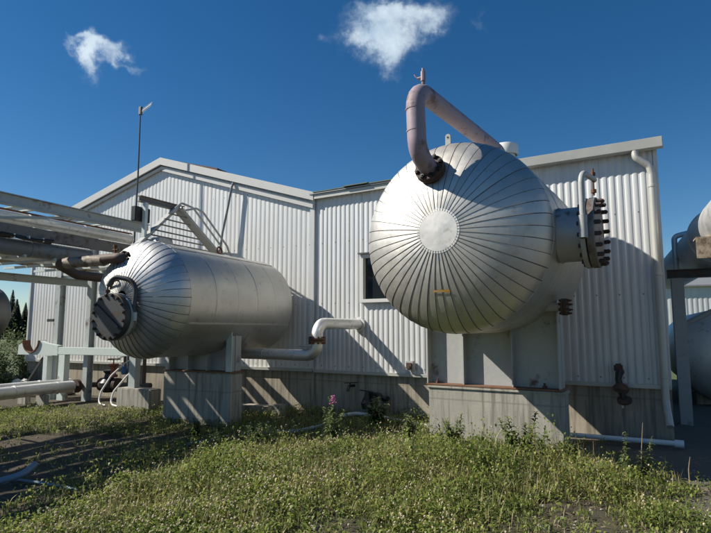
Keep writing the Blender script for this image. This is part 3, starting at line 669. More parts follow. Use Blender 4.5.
rackpipe('rack_pipe', -3.3, 3.05, .083, 1.2, M['pipeclad'], 'slim silver pipe just behind the thick blue grey rack pipe')
rackpipe('rack_pipe', -3.73, 3.05, .06, 1.5, M['rust'], 'rusty pipe on the middle of the rack floor')
rackpipe('rack_pipe', -4.02, 3.04, .022, 1.5, M['green_steel'], 'thinnest conduit on the rack floor behind the rusty pipe')
rackpipe('rack_pipe', -4.27, 3.05, .1, 1.6, M['pipeclad'], 'silver pipe on the far half of the rack floor')
rackpipe('rack_pipe', -4.62, 3.05, .12, 1.7, M['tan_ins'], 'tan wrapped pipe along the far side of the rack')
cb = thing('cable_bundle', (PL[0], PL[1], 0), HL, 'short black cable bundle tied under the rack chord', 'cables')
m = MB()
for i in range(4): m.tube([(-2.52 + .03 * i, y, 3.12 + .02 * math.sin(y * 7 + i)) for y in np.linspace(-2.0, -1.1, 9)], .025, 8)
m.build('cable', M['black'], cb)
m = MB()
for y in (-1.8, -1.55, -1.3): m.box(-2.57, -2.41, y, y + .02, 3.09, 3.16)
m.build('tie', M['white'], cb)
ct = thing('conduit_loop', (PL[0], PL[1], 0), HL, 'thin pale bent conduit hooked over the nearer rack beam at the left edge', 'conduit')
m = MB(); m.tube([(-2.5, -3.9, 3.78), (-2.5, -3.0, 3.83), (-2.5, -2.87, 3.8), (-2.5, -2.85, 3.35)], .016, 8, bend=.1); m.build('conduit', M['whitehose'], ct)

# access frame beyond the smaller tank
af = thing('access_frame', (PL[0] * 1.08, PL[1] * 1.08, -.128), HL, 'grey steel access stile with handrails rising behind the smaller tank', 'access frame')
af.scale = (1.08, 1.08, 1.08)
ax_ = -1.1
m = MB(); m.bar((ax_, -.55, 3.02), (ax_, .4, 3.9), .12, .05); m.bar((ax_, -.55, 3.02), (ax_, -1.0, 2.6), .12, .05); m.build('stringer', M['grey_paint'], af)
m = MB(); m.bar((ax_, .42, 3.9), (ax_, 1.5, 3.22), .2, .05); m.bar((ax_, 1.5, 3.22), (ax_, 2.2, 2.75), .2, .05); m.build('stringer', M['grey_paint'], af)
for i, (y0, y1, z) in enumerate(((.2, .62, 3.74), (.05, .72, 3.62), (-.05, .84, 3.5), (-.17, .97, 3.38), (-.25, 1.12, 3.28), (-.35, 1.3, 3.18))):
    m = MB(); m.cyl((ax_ + .06, y0, z), (ax_ + .06, y1, z), .014, 8); m.build('rung', M['brown_beam'], af)
m = MB(); m.tube([(ax_ + .12, .1, 3.72), (ax_ + .12, .4, 3.98), (ax_ + .12, .72, 3.95), (ax_ + .12, 1.55, 3.34), (ax_ + .12, 1.75, 2.9)], .02, 10, bend=.1); m.build('handrail', M['grey_paint'], af)
m = MB(); m.tube([(ax_ + .3, .3, 3.8), (ax_ + .3, .6, 3.9), (ax_ + .3, .8, 3.86), (ax_ + .3, 1.55, 3.3), (ax_ + .3, 1.75, 2.9)], .02, 10, bend=.1); m.build('handrail', M['grey_paint'], af)
m = MB(); m.ibeam((ax_ - .05, -.45, 3.9), (ax_ - .05, .62, 3.92), .09, .11); m.build('top_beam', M['brown_beam'], af)
m = MB(); m.bar((ax_ + .0, -.35, 2.4), (ax_ + .0, -.35, 3.84), .07, .06); m.build('post', M['pale_steel'], af)
m = MB(); m.box(ax_ - .16, ax_ - .05, -.52, -.18, 3.5, 3.76); m.build('junction_box', M['black'], af, bevel=.01)
m = MB(); m.prismx([(-.45, 2.9), (.15, 2.9), (.02, 3.22), (-.28, 3.22)], ax_ + .1, ax_ + .3); m.build('foot_box', M['grey_paint'], af, bevel=.01)
for y in (.35, 2.0):
    m = MB(); m.bar((ax_, y, 0), (ax_, y, 2.75), .08, .08); m.build('leg', M['grey_paint'], af)

# antenna mast
dL = Vector((math.sin(R(HL)), math.cos(R(HL)))); uL = Vector((math.cos(R(HL)), -math.sin(R(HL))))
p = Vector(C0) + uL * -4.43 + dL * -.6
an = thing('antenna_mast', (p.x, p.y, 0), HL, 'thin mast carrying a small comb antenna above the gabled roof', 'antenna')
m = MB(); m.tube([(0, 0, -.1), (0, 0, 3.6), (.02, 0, 5.2), (.0, 0, 6.84)], [.022, .022, .019, .015], 10); m.build('mast', M['dark_steel'], an)
am = MB(); b0 = Vector((.0, 0, 6.72)); b1 = Vector((.4, -.05, 6.84)); am.cyl(b0, b1, .011, 8); bo = am.build('antenna', M['white'], an)
m = MB(); dd = (b1 - b0)
for i in range(8):
    c = b0 + dd * (.12 + .125 * i); h = .085 - .004 * i; sdv = Vector((.03, 0, h)); m.cyl(c - sdv, c + sdv, .006, 6)
m.build('element', M['white'], bo)
m = MB(); m.box(-.035, .05, -.035, .035, 6.66, 6.86); m.build('clamp', M['dark_steel'], an, bevel=.01)

# ------------------------------------------------------------------ low pipes, cradle support, valves under and beside the smaller tank
def at(x, y): 
    n = Vector((math.cos(R(HL)), -math.sin(R(HL)))); d = Vector((math.sin(R(HL)), math.cos(R(HL)))); return Vector(PL) + n * x + d * y
for i, (x, z, r, y1, lab) in enumerate(((-4.85, .35, .125, 1.3, 'thick silver clad pipe lying low, nearer of the two along the ground'), (-5.45, .38, .1, 1.7, 'silver clad ground pipe behind the thicker one'))):
    o = thing('ground_pipe', (PL[0], PL[1], 0), HL, lab, 'pipe', 'silver pipes along the ground at left')
    m = MB(); ys = np.arange(-9, y1, .6); m.tube([(x + .006 * math.sin(y * 3), y, z + .008 * math.sin(y * 2 + i)) for y in ys] + [(x, y1, z)], r, 20, wob=.012); m.build('pipe_run', M['pipeclad'], o)
    bands(o, x, z, -8.6, y1 - .1, .95, r - .02, r + .012, M['pipeclad'])
    for y in (-6.0, -2.6, .6):
        m = MB(); m.box(x - .14, x + .14, y - .06, y + .06, -.05, z - r + .01); m.build('sleeper', M['concrete'], o, bevel=.01)
vm = thing('valve_manifold', (PL[0], PL[1], 0), HL, 'cluster of black and rusty valves at the end of the ground pipes', 'valves')
m = MB(); m.tube([(-4.85, 1.3, .35), (-4.85, 1.75, .35), (-4.3, 1.8, .37), (-3.0, 1.8, .4)], .06, 14, bend=.1); m.build('pipe_run', M['dk_ins'], vm)
for (x, y, z) in ((-4.85, 1.36, .35), (-4.5, 1.79, .37), (-4.05, 1.8, .38)):
    m = MB(); m.lathe((x, y, z), (0, 1, 0) if y < 1.5 else (1, 0, 0), [(0, 0), (0, .15), (.035, .15), (.035, .1), (.05, .1), (.05, .15), (.085, .15), (.085, 0)], 22); m.build('flange', M['dark_rust'], vm)
m = MB(); m.lathe((-4.28, 1.79, .2), (0, 0, 1), [(0, 0), (.0, .1), (.12, .2), (.22, .2), (.34, .1), (.42, .08), (.46, .12), (.5, .12), (.5, 0)], 20); m.build('valve_body', M['black'], vm)
m = MB(); m.lathe((-4.1, 1.75, .55), (0, 0, 1), [(0, 0), (0, .1), (.05, .1), (.07, .06), (.22, .06), (.25, .11), (.3, .11), (.3, 0)], 18); m.build('valve_bonnet', M['red'], vm)
m = MB(); pts = [(-4.1 + .13 * math.cos(a), 1.75 + .13 * math.sin(a), .95) for a in np.linspace(0, 2*math.pi, 17)]; m.tube(pts, .014, 8, caps=False); m.bar((-4.23, 1.75, .95), (-3.97, 1.75, .95), .02, .014); m.cyl((-4.1, 1.75, .84), (-4.1, 1.75, .97), .014, 8); m.build('hand_wheel', M['rust'], vm)
m = MB(); m.lathe((-3.75, 1.75, .62), (0, 0, 1), [(0, 0), (0, .05), (.05, .07), (.12, .07), (.17, .04), (.25, .03), (.25, 0)], 18); m.build('valve_body', M['blue'], vm)
m = MB(); m.bar((-3.9, 1.6, .95), (-3.5, 1.75, 1.1), .03, .02); m.bar((-3.7, 1.55, .8), (-3.35, 1.7, 1.05), .025, .02); m.build('lever', M['whitehose'], vm)
m = MB(); m.tube([(-3.2, 1.8, .4), (-3.2, 1.8, 1.25)], .04, 10); m.tube([(-3.75, 1.75, .82), (-3.7, 1.7, 1.2), (-3.0, 1.4, 1.25)], .03, 10, bend=.1); m.build('riser', M['dk_ins'], vm)
for i, (x, y, dx, lab) in enumerate(((-3.78, 1.35, .0, 'pale hose drooping from the valves to the ground, left of a pair'), (-3.42, 1.35, .1, 'pale hose drooping from the valves to the ground, right of a pair'))):
    m = MB(); m.tube([(x + .12 + dx, y + .3, .86), (x + .03 + dx, y + .05, .62), (x - .02, y - .15, .3), (x + .02, y - .25, .06), (x + .3, y - .3, .04)], .02, 10, bend=.25)
    h = m.build('hose', M['whitehose'], None); h.location = (PL[0], PL[1], 0); h.rotation_euler = (0, 0, -R(HL)); tag(h, lab, 'hose', 'pale hoses under the valves')
# cradle on posts with a pale beam
cr = thing('pipe_support', (PL[0], PL[1], 0), HL, 'pale green low support beam with a rusty empty pipe cradle at its left end', 'pipe support')
cy_ = 1.46
m = MB(); m.bar((-5.54, cy_, 1.13), (-3.1, cy_ - .0, 1.13), .12, .17); m.build('beam', M['pale_steel'], cr, bevel=.008)
arc = [(-6.5 + .3 * math.cos(a), 1.36 + .3 * math.sin(a)) for a in np.linspace(math.pi, 2*math.pi, 13)]
m = MB(); m.prism([(-7.0, 1.02), (-5.55, 1.02), (-5.55, 1.25), (-6.0, 1.3)] + [(x, z) for x, z in arc[::-1]] + [(-6.84, 1.3), (-6.98, 1.25)], cy_ - .06, cy_ + .06); m.build('cradle', M['pale_steel'], cr, smooth=False)
m = MB(); m.prism([(x, z + .004) for x, z in arc] + [(-6.5 + .28 * math.cos(a), 1.364 + .28 * math.sin(a)) for a in np.linspace(2*math.pi, math.pi, 13)], cy_ - .1, cy_ + .1); m.build('cradle_liner', M['rust'], cr, smooth=False)
for x, w in ((-5.38, .2), (-5.95, .14)):
    m = MB(); m.box(x - w / 2, x + w / 2, cy_ - .07, cy_ + .07, -.05, 1.04 if w > .15 else 1.0); m.build('post', M['pale_steel'], cr)
m = MB(); m.bar((-6.9, cy_, .05), (-6.15, cy_ + .02, .95), .05, .05); m.build('brace', M['dark_steel'], cr)
bp = thing('steel_post', (*at(-2.85, 1.2), 0), HL, 'short blue grey post on a concrete footing behind the left plinth', 'post')
m = MB(); m.box(-.09, .09, -.07, .07, .42, 1.3); m.build('post', M['green_steel'], bp)
m = MB(); m.box(-.32, .62, -.16, .16, -.05, .42); m.build('footing', M['concrete'], bp, bevel=.02)
fb = thing('footing_block', (*at(-.35, 1.75), 0), HL, 'low pale concrete block at the foundation behind the left plinth', 'block')
m = MB(); m.box(-.2, .55, -.15, .12, -.05, .16); m.box(.65, .85, -.15, .1, -.05, .2); m.build('block', M['concrete'], fb, bevel=.015)

# vessel at the far left edge
ve = thing('storage_tank', (*at(-10.25, 1.2), 0), HL, 'dark grey rounded tank end just inside the left edge', 'tank')
m = MB(); m.lathe((0, -3.2, 2.1), (0, 1, 0), [(0, 0.02)] + [(.4 - .4 * math.cos(k), .78 * math.sin(k)) for k in np.linspace(.1, math.pi/2, 10)] + [(4.6, .78)] + [(4.6 + .4 * math.sin(k), .78 * math.cos(k)) for k in np.linspace(0, math.pi/2, 10)], 48); m.build('shell', M['dark_steel'], ve)
for y in (-2.2, .6):
    m = MB(); m.box(-.5, .5, y - .12, y + .12, -.1, 1.6); m.build('pedestal', M['concrete'], ve, bevel=.02)

# ------------------------------------------------------------------ small fittings on the right-hand wall
def onR(x, y): return Vector(C0) + u * x + d * y
hb = thing('wall_valve', (*onR(5.56, -.06), 0), HR, 'blackened valve and pipe stub sticking out of the wall near the downspout', 'valve')
m = MB(); m.cyl((0, .08, 1.0), (0, -.12, 1.0), .05, 12); m.tube([(0, -.1, 1.02), (-.02, -.13, .9), (.02, -.14, .7), (.03, -.14, .58)], [.055, .045, .05, .03], 10); m.build('pipe_stub', M['black'], hb)
m = MB(); m.lathe((.0, -.14, .72), (.2, 0, 1), [(0, 0), (0, .09), (.06, .11), (.12, .07), (.14, 0)], 14); m.build('valve_body', M['dark_rust'], hb)
m = MB(); m.box(-.07, .04, -.15, -.03, 1.0, 1.12); m.build('union_nut', M['dark_rust'], hb, bevel=.02)
m = MB(); m.lathe((.05, -.16, .6), (0, -.6, 1), [(0, 0), (0, .1), (.03, .1), (.03, 0)], 14); m.build('hand_wheel', M['dark_rust'], hb)
m = MB(); m.cyl((.02, -.15, .5), (.02, -.15, .58), .014, 8); m.build('drip_nipple', M['whitehose'], hb)
eb = thing('outlet_box', (*onR(2.16, -.05), 0), HR, 'small dark electrical box low on the wall left of the bigger tank saddle', 'electrical box')
m = MB(); m.box(-.075, .075, -.05, .03, .9, 1.06); m.build('box_body', M['grey_paint'], eb, bevel=.01)
m = MB(); m.box(-.055, .05, -.075, -.051, .92, 1.03); m.cyl((.03, -.08, .96), (.03, -.12, .95), .02, 8); m.build('socket', M['dark_rust'], eb, bevel=.006)
fv = thing('foundation_valve', (*onR(1.5, -.16), 0), HR, 'tangled black valve assembly at the foundation below the window', 'valve')
m = MB(); m.cyl((-.12, .25, .4), (-.12, -.05, .4), .045, 12); m.cyl((.14, .25, .36), (.14, -.05, .36), .045, 12); m.tube([(-.22, -.06, .3), (-.12, -.08, .46), (.1, -.08, .46), (.24, -.06, .38)], .035, 10, bend=.06); m.build('pipe_stub', M['black'], fv)
m = MB(); m.lathe((-.1, -.12, .2), (0, 0, 1), [(0, 0), (0, .1), (.1, .12), (.16, .06), (.3, .05), (.3, 0)], 14); m.build('valve_body', M['black'], fv); m = MB(); m.lathe((.15, -.12, .16), (0, 0, 1), [(0, 0), (0, .09), (.12, .11), (.2, .05), (.32, .04), (.32, 0)], 14); m.build('valve_body', M['black'], fv)
m = MB(); m.bar((-.25, -.13, .52), (.02, -.13, .5), .03, .02); m.bar((.05, -.16, .3), (.3, -.16, .22), .03, .02); m.build('lever', M['black'], fv)
sp = thing('foundation_tap', (*onR(.92, -.05), 0), HR, 'small black tap on the foundation left of the tangled valves', 'tap')
m = MB(); m.tube([(0, .12, .56), (0, -.1, .56), (0, -.14, .47)], .025, 10, bend=.05); m.build('spout', M['black'], sp)
m = MB(); m.bar((-.13, -.06, .61), (.16, -.06, .63), .025, .015); m.cyl((0, -.06, .56), (0, -.06, .62), .012, 8); m.build('handle', M['black'], sp)
hs = MB(); hs.tube([(*onR(1.0, -.5), .07), (*onR(1.2, -.36), .11), (*onR(1.55, -.34), .1), (*onR(1.9, -.4), .08), (*onR(2.3, -.5), .06), (*onR(2.9, -.62), .05)], .035, 12, bend=.3)
tag(hs.build('hose', M['whitehose']), 'thick white hose lying on the ground along the foundation below the window', 'hose')
bpipe = MB(); bpipe.tube([(*onR(4.3, -.3), .07), (*onR(6.22, -.3), .09)], .035, 12)
bpo = thing('drain_pipe', (0, 0, 0), 0, 'white plastic drain pipe lying along the foundation by the downspout', 'pipe')
bpipe.build('pipe_run', M['white'], bpo)
m = MB(); m.cyl((*onR(6.2, -.3), .09), (*onR(6.31, -.3), .09), .05, 14); m.build('end_coupling', M['white'], bpo)
cb2 = thing('concrete_block', (*onR(4.0, -.35), 0), HR, 'slanted concrete footing block between the right plinth and the wall', 'block')
m = MB(); m.prism([(-.25, -.05), (.2, -.05), (.2, .1), (.08, .36), (-.25, .36)], -.2, .2); m.build('block', M['concrete_d'], cb2, bevel=.015)
hz = MB(); hz.tube([(-5.0, 5.5, .05), (-3.75, 5.75, .05), (-3.5, 6.0, .09), (-3.52, 6.25, .14)], .035, 12, bend=.3); tag(hz.build('hose', M['bluehose']), 'pale bent hose end on bare soil at the lower left edge', 'hose')
hz = MB(); hz.tube([(-3.7, 6.1, .03), (-3.2, 5.9, .03), (-2.75, 5.68, .03)], .014, 8, bend=.3); tag(hz.build('cord', M['bluehose']), 'thin blue cord trailing on shaded soil beside the bent hose', 'cord')
hz = MB(); hz.tube([(-2.3, 7.75, .05), (-1.6, 8.4, .06), (-.9, 8.75, .05), (-.5, 9.3, .05)], .03, 10, bend=.4); tag(hz.build('pipe', M['bluehose']), 'blue grey conduit lying in grass right of the left plinth', 'pipe')

# ------------------------------------------------------------------ right edge: second rack, duct, vessel
rr_ = thing('pipe_rack', (5.72, 9.75, 0), HL, 'blue grey steel pipe rack at the right edge beyond the building corner', 'pipe rack')
m = MB(); m.ibeam((0, 0, -.1), (0, 0, 2.52), .19, .19); m.build('column', M['grey_paint'], rr_)
m = MB(); m.ibeam((-.15, 0, 2.6), (3.2, 0, 2.6), .14, .15); m.build('cross_beam', M['dark_steel'], rr_)
m = MB(); m.ibeam((2.9, 0, -.1), (2.9, 0, 2.52), .19, .19); m.build('column', M['blue_steel'], rr_)
m = MB(); m.cyl((.1, .12, 1.72), (1.6, .12, 2.5), .045, 12); m.build('brace', M['grey_paint'], rr_)
m = MB(); m.box(.03, 1.2, -2.62, -2.6, 2.57, 2.86); m.box(.03, 1.2, -2.6, -2.32, 2.84, 2.86); m.build('bracket', M['tan_ins'], rr_)
m = MB(); m.box(1.15, 1.3, -2.59, -2.35, -.1, 2.83); m.build('column', M['blue_steel'], rr_)
du = thing('duct', (5.72, 9.75, 0), 24, 'large silver insulated duct resting on the right edge rack', 'duct')
m = MB(); m.lathe((.5, -4.5, 3.08), (0, 1, 0), [(0, 0), (0, .43), (3.3, .43), (3.32, .45), (3.42, .45), (3.44, .4), (10, .4)], 40); m.build('shell', M['pipeclad'], du)
tp = thing('riser_pipe', (5.72, 9.75, 0), HL, 'thin silver pipe rising and turning right above the duct', 'pipe')
m = MB(); m.tube([(.06, .7, 2.2), (.06, .7, 3.38), (1.9, .7, 3.78)], .05, 14, bend=.09); m.build('pipe_run', M['pipeclad'], tp)
rv = thing('storage_tank', (8.15, 12.3, 0), HL, 'dark grey round-ended tank in shade at the right edge', 'tank')
m = MB(); m.lathe((0, -1.0, 1.08), (0, 1, 0), [(0, .02)] + [(.45 - .45 * math.cos(k), 1.0 * math.sin(k)) for k in np.linspace(.1, math.pi/2, 12)] + [(5, 1.0), (5, 0)], 56); m.build('shell', M['pipeclad'], rv)
m = MB(); m.tube([(-.85, -.5, 1.3), (-.85, -.62, 1.62), (-.5, -.62, 1.66), (-.32, -.62, 1.5)], .045, 12, bend=.1); m.lathe((-.3, -.62, 1.42), (.3, 0, -1), [(0, .1), (.05, .1), (.05, 0)], 16); m.build('vent_pipe', M['dark_steel'], rv)
for y in (-.2, 2.6):
    m = MB(); m.box(-.6, .6, y - .1, y + .1, -.1, .4); m.build('pedestal', M['concrete_d'], rv)
bb = thing('shed', (24, 36, 0), 20, 'distant pale ribbed shed glimpsed past the right edge rack', 'building')
corrug(-5, 7, 0, lambda x: 4.6, .3, .02).build('wall', M['siding'], bb, fix=False)
m = MB(); m.prismx([(-.3, 4.6), (4, 5.6), (8.3, 4.6), (8.3, 4.5), (4, 5.5), (-.3, 4.5)], -5.3, 7.3); m.build('roof', M['roof'], bb, smooth=False)
m = MB(); m.box(-5, 7, .1, 8, 0, 4.5); m.build('side_wall', M['siding'], bb)
m = MB(); m.box(-2.2, -1.0, -.09, -.06, 1.2, 2.6); m.box(1.0, 2.2, -.09, -.06, 1.2, 2.6); m.build('window', M['glass'], bb)

# ------------------------------------------------------------------ vegetation
def leaf_mesh(name, base, az, tilt, ln, wd, m_, parent=None, fold=.25, droop=.3):
    n = len(ln); dx = np.cos(az) * np.cos(tilt); dy = np.sin(az) * np.cos(tilt); dz = np.sin(tilt)
    D = np.stack([dx, dy, dz], 1); S = np.stack([-np.sin(az), np.cos(az), np.zeros(n)], 1); U = np.cross(D, S) * -1
    U = np.where(U[:, 2:3] < 0, -U, U)
    p0 = base; tip = base + D * ln[:, None] - np.array([0, 0, 1.]) * (droop * ln)[:, None]
    mid = base + D * (ln * .5)[:, None] 
    l = mid + S * (wd * .5)[:, None] + U * (wd * fold)[:, None]; r = mid - S * (wd * .5)[:, None] + U * (wd * fold)[:, None]
    V = np.stack([p0, l, tip, r], 1).reshape(-1, 3).astype(np.float32)
    me = bpy.data.meshes.new(name); me.vertices.add(4 * n); me.vertices.foreach_set('co', V.ravel())
    me.loops.add(4 * n); me.loops.foreach_set('vertex_index', np.arange(4 * n, dtype=np.int32))
    me.polygons.add(n); me.polygons.foreach_set('loop_start', np.arange(0, 4 * n, 4, dtype=np.int32)); me.polygons.foreach_set('loop_total', np.full(n, 4, dtype=np.int32))
    me.update(calc_edges=True); me.materials.append(m_)
    o = bpy.data.objects.new(name, me); COL.objects.link(o); o.parent = parent; return o

rng_ = np.random.default_rng(11)
dRn = Vector((math.cos(R(HR)), -math.sin(R(HR)))); dRd = Vector((math.sin(R(HR)), math.cos(R(HR))))
def blocked(x, y):
    qx, qy = x - PR[0], y - PR[1]; a = qx * dRn.x + qy * dRn.y; b_ = qx * dRd.x + qy * dRd.y
    if abs(a) < .96 and abs(b_) < .19: return True
    qx, qy = x - PL[0], y - PL[1]; a = qx * uL.x + qy * uL.y; b_ = qx * dL.x + qy * dL.y
    if abs(a) < .72 and abs(b_) < .19: return True
    qx, qy = x - C0[0], y - C0[1]
    if qx * dRd.x + qy * dRd.y > .02 and qx > -.3: return True
    if qx * dL.x + qy * dL.y > .02 and qx < .3: return True
    return False
def edge_shade(y): return -2.34 + .19 * (y - 4.89)          # rack shadow's edge, built into the planting: weeds thin to bare soil beyond
def density(x, y):
    n_ = noise.noise(Vector((x * .8, y * .8, 5))) + .5 * noise.noise(Vector((x * 2.2, y * 2.2, 2)))
    e_ = x - edge_shade(y)
    if e_ > -.1:
        k = .92 + .75 * n_
        if y < 5.35: k *= max(.1, .1 + (y - 4.75) * 1.2 + .7 * n_) if x > -.9 + .5 * n_ else .9
        if y > 8.2: k *= .35
        s = 2.75 + .25 * n_ - max(0, y - 6) * .1
        if x > s: k *= max(0, .4 - (x - s) * .55 + .3 * n_)
        if x > 2.0 and y > 6.7: k *= .22
    else:
        k = .12 + .45 * n_
        if y > 8.6: k = .4 + .4 * n_
        if -1.0 < e_ < 0: k += .15
        if e_ < -.9 and y < 7.6: k *= .35
    return min(max(k, 0), 1.3)
def hscale(x, y):
    e_ = x - edge_shade(y); h = .8
    if e_ > -.1: h = 1.15 + .5 * noise.noise(Vector((x * 1.1, y * 1.1, 31)))
    q = (x - 1.6) ** 2 / 1.6 + (y - 6.5) ** 2 / .7
    h += 1.1 * math.exp(-q)
    if y < 5.4: h *= .7
    if x > 2.9: h *= .6
    return h

B, AZ, TI, LN, WD = [], [], [], [], []
GB, GA, GT, GL, GW = [], [], [], [], []
FB = []
tries = 0
for _ in range(40000):
    # sample nearer ground more densely
    y = 4.3 + 7.2 * rnd.random() ** 1.35; x = rnd.uniform(-.72, .72) * y
    if blocked(x, y) or rnd.random() > density(x, y): continue
    hs_ = hscale(x, y); z0 = gh(x, y); cl = .55 + 1.1 * max(0, noise.noise(Vector((x * 1.7, y * 1.7, 8))) + .35); h = rnd.uniform(.05, .16) * hs_ * cl * (1.7 if rnd.random() < .1 else 1)
    for k in range(rnd.randint(6, 11)):
        f = rnd.random() ** .7; B.append((x + rnd.gauss(0, .035), y + rnd.gauss(0, .035), z0 + h * f)); AZ.append(rnd.uniform(0, 6.283)); TI.append(R(rnd.uniform(5, 85)))
        l = rnd.uniform(.024, .066) * (1.1 if hs_ > 1.2 else 1); LN.append(l); WD.append(l * rnd.uniform(.2, .5))
    if rnd.random() < .75:
        for k in range(rnd.randint(3, 7)):
            GB.append((x + rnd.gauss(0, .02), y + rnd.gauss(0, .02), z0 - .005)); GA.append(rnd.uniform(0, 6.283)); GT.append(R(rnd.uniform(45, 88))); GL.append(rnd.uniform(.07, .21) * hs_ * (1.5 if rnd.random() < .08 else 1)); GW.append(rnd.uniform(.0045, .01))
    e_ = x - edge_shade(y)
    if e_ > -.25 and y < 8.3 and rnd.random() < ((.42 if noise.noise(Vector((x * .9, y * .9, 21))) > -.1 else .16) if x < .8 else .07): FB.append((x, y, z0 + h + rnd.uniform(.0, .06)))
for _ in range(2600):
    y = 4.6 + 4.2 * rnd.random() ** 1.2; x = rnd.uniform(-.45, .6) * y
    if blocked(x, y) or rnd.random() > density(x, y) * .8 or x < edge_shade(y): continue
    for k in range(rnd.randint(1, 4)):
        GB.append((x + rnd.gauss(0, .03), y + rnd.gauss(0, .03), gh(x, y))); GA.append(rnd.uniform(0, 6.283)); GT.append(R(rnd.uniform(68, 89))); GL.append(rnd.uniform(.16, .34)); GW.append(rnd.uniform(.005, .011))
A = lambda l: np.array(l, dtype=np.float64)
tag(leaf_mesh('weeds', A(B), A(AZ), A(TI), A(LN), A(WD), M['leaf']), kind='stuff')
tag(leaf_mesh('grass', A(GB), A(GA), A(GT), A(GL), A(GW), M['blade'], droop=.25), kind='stuff')
fm = MB()
for (x, y, z) in FB:
    r = rnd.uniform(.005, .0105)
    m = []
    fm.lathe((x, y, z - r), (rnd.uniform(-.3, .3), rnd.uniform(-.3, .3), 1), [(0, .1 * r), (.35 * r, .85 * r), (1.0 * r, r), (1.6 * r, .75 * r), (1.95 * r, .1 * r)], 7)
tag(fm.build('clover_flowers', M['flower'], fix=False), kind='stuff')
lt = MB()
for _ in range(420):
    y = 4.45 + 4 * rnd.random() ** 1.5; x = rnd.uniform(-.7, .7) * y
    if blocked(x, y): continue
    a = rnd.uniform(0, 6.28); l = rnd.uniform(.03, .13); z = gh(x, y) + .006
    lt.tube([(x, y, z), (x + math.cos(a) * l * .5, y + math.sin(a) * l * .5, z + rnd.uniform(.0, .02)), (x + math.cos(a + .3) * l, y + math.sin(a + .3) * l, z)], rnd.uniform(.0015, .0035), 4)
tag(lt.build('dry_litter', M['dry'], fix=False), kind='stuff')
# litter of small stones
sm = MB()
for _ in range(900):
    y = 4.4 + 6 * rnd.random() ** 1.4; x = rnd.uniform(-.7, .75) * y
    if blocked(x, y): continue
    r = rnd.uniform(.006, .02) * (1.6 if rnd.random() < .08 else 1)
    sm.lathe((x, y, gh(x, y) - r * .3), (rnd.uniform(-.5, .5), rnd.uniform(-.5, .5), 1), [(0, .3 * r), (.3 * r, r), (.8 * r, rnd.uniform(.6, .95) * r), (1.1 * r, .2 * r)], 6)
tag(sm.build('pebbles', M['rock'], fix=False, ang=20), kind='stuff')

def rock(name, x, y, r, mt, label, group=None, seed=0):
    bm = bmesh.new(); bmesh.ops.create_icosphere(bm, subdivisions=3, radius=r)
    for v in bm.verts:
        k = 1 + .35 * noise.noise(v.co / r * 1.3 + Vector((seed, 0, 0))) + .12 * noise.noise(v.co / r * 4 + Vector((0, seed, 0))); v.co *= k; v.co.z *= .55
    me = bpy.data.meshes.new(name); bm.to_mesh(me); bm.free(); me.shade_smooth(); me.set_sharp_from_angle(angle=R(22)); me.materials.append(mt)
    o = bpy.data.objects.new(name, me); COL.objects.link(o); o.location = (x, y, gh(x, y) + r * .1); return tag(o, label, 'stone', group)
rock('stone', 1.52, 4.68, .06, M['rock'], 'pale flat stone on bare soil at the bottom edge right of centre', 'pale stones', 1)
rock('stone', 1.1, 5.0, .05, M['rock'], 'small grey stone on bare soil left of the pale flat stone', 'pale stones', 4)
rock('stone', -.15, 8.35, .06, M['pale_rock'], 'small pale stone in weeds in front of the fireweed', 'pale stones', 7)
rock('stone', -.75, 8.6, .07, M['rock'], 'brownish stone left of the fireweed', 'pale stones', 9)
rock('stone', -.35, 4.75, .05, M['rock'], 'small stone half buried at the bottom edge near centre', 'pale stones', 12)

def weed(name, x, y, h, label, cat, leaves, leaflen, group=None, lean=(0, 0), mt='weedleaf', pink=False, dry=False, bushy=1.0):
    o = thing(name, (x, y, gh(x, y)), rnd.uniform(0, 360), label, cat, group)
    stems = MB(); Bz, Az, Tz, Lz, Wz = [], [], [], [], []; n = max(1, int(3 * bushy)) if not dry else 1
    for s in range(n):
        a = rnd.uniform(0, 6.28); sp_ = rnd.uniform(.0, .16) * h * bushy * (0 if n == 1 else 1); hh = h * (1 if s == 0 else rnd.uniform(.55, .92))
        top = Vector((math.cos(a) * sp_ + lean[0], math.sin(a) * sp_ + lean[1], hh)); mid = top * .5 + Vector((rnd.gauss(0, .01), rnd.gauss(0, .01), .02))
        stems.tube([(0, 0, -.02), tuple(mid), tuple(top)], [.006, .0045, .002], 6)
        if not dry:
            for i in range(int(leaves * 1.5)):
                f = .12 + .88 * i / int(leaves * 1.5); p = (mid * (f * 2) if f < .5 else mid.lerp(top, f * 2 - 1)); Bz.append(p); Az.append(i * 2.4 + rnd.uniform(-.4, .4)); Tz.append(R(rnd.uniform(5, 60))); l = leaflen * (1.15 - .65 * f) * rnd.uniform(.8, 1.2); Lz.append(l); Wz.append(l * rnd.uniform(.26, .42))
    st = stems.build('stem', M['dry'] if dry else M['stem'], o)
    if not dry: leaf_mesh('foliage', A([tuple(p) for p in Bz]), A(Az), A(Tz), A(Lz), A(Wz), M[mt], o, droop=.35)
    if pink:
        f = MB()
        for i in range(26):
            a = i * 2.4; z = h * (.84 + .16 * i / 26); r = .035 * (1 - i / 30); f.lathe((math.cos(a) * r + lean[0], math.sin(a) * r + lean[1], z), (math.cos(a), math.sin(a), .3), [(0, .003), (.012, .014), (.02, .004)], 6)
        f.build('blossom', M['pink'], o, fix=False)
    return o
weed('fireweed', -.31, 7.8, .7, 'single fireweed with a pink flower spike in front of the foundation', 'flower', 34, .12, pink=True, bushy=1.7)
TW = 'tall leafy weeds'
weed('weed', .36, 9.2, .5, 'bushy green weed against the foundation left of the right plinth', 'weed', 40, .17, TW, bushy=2.8)
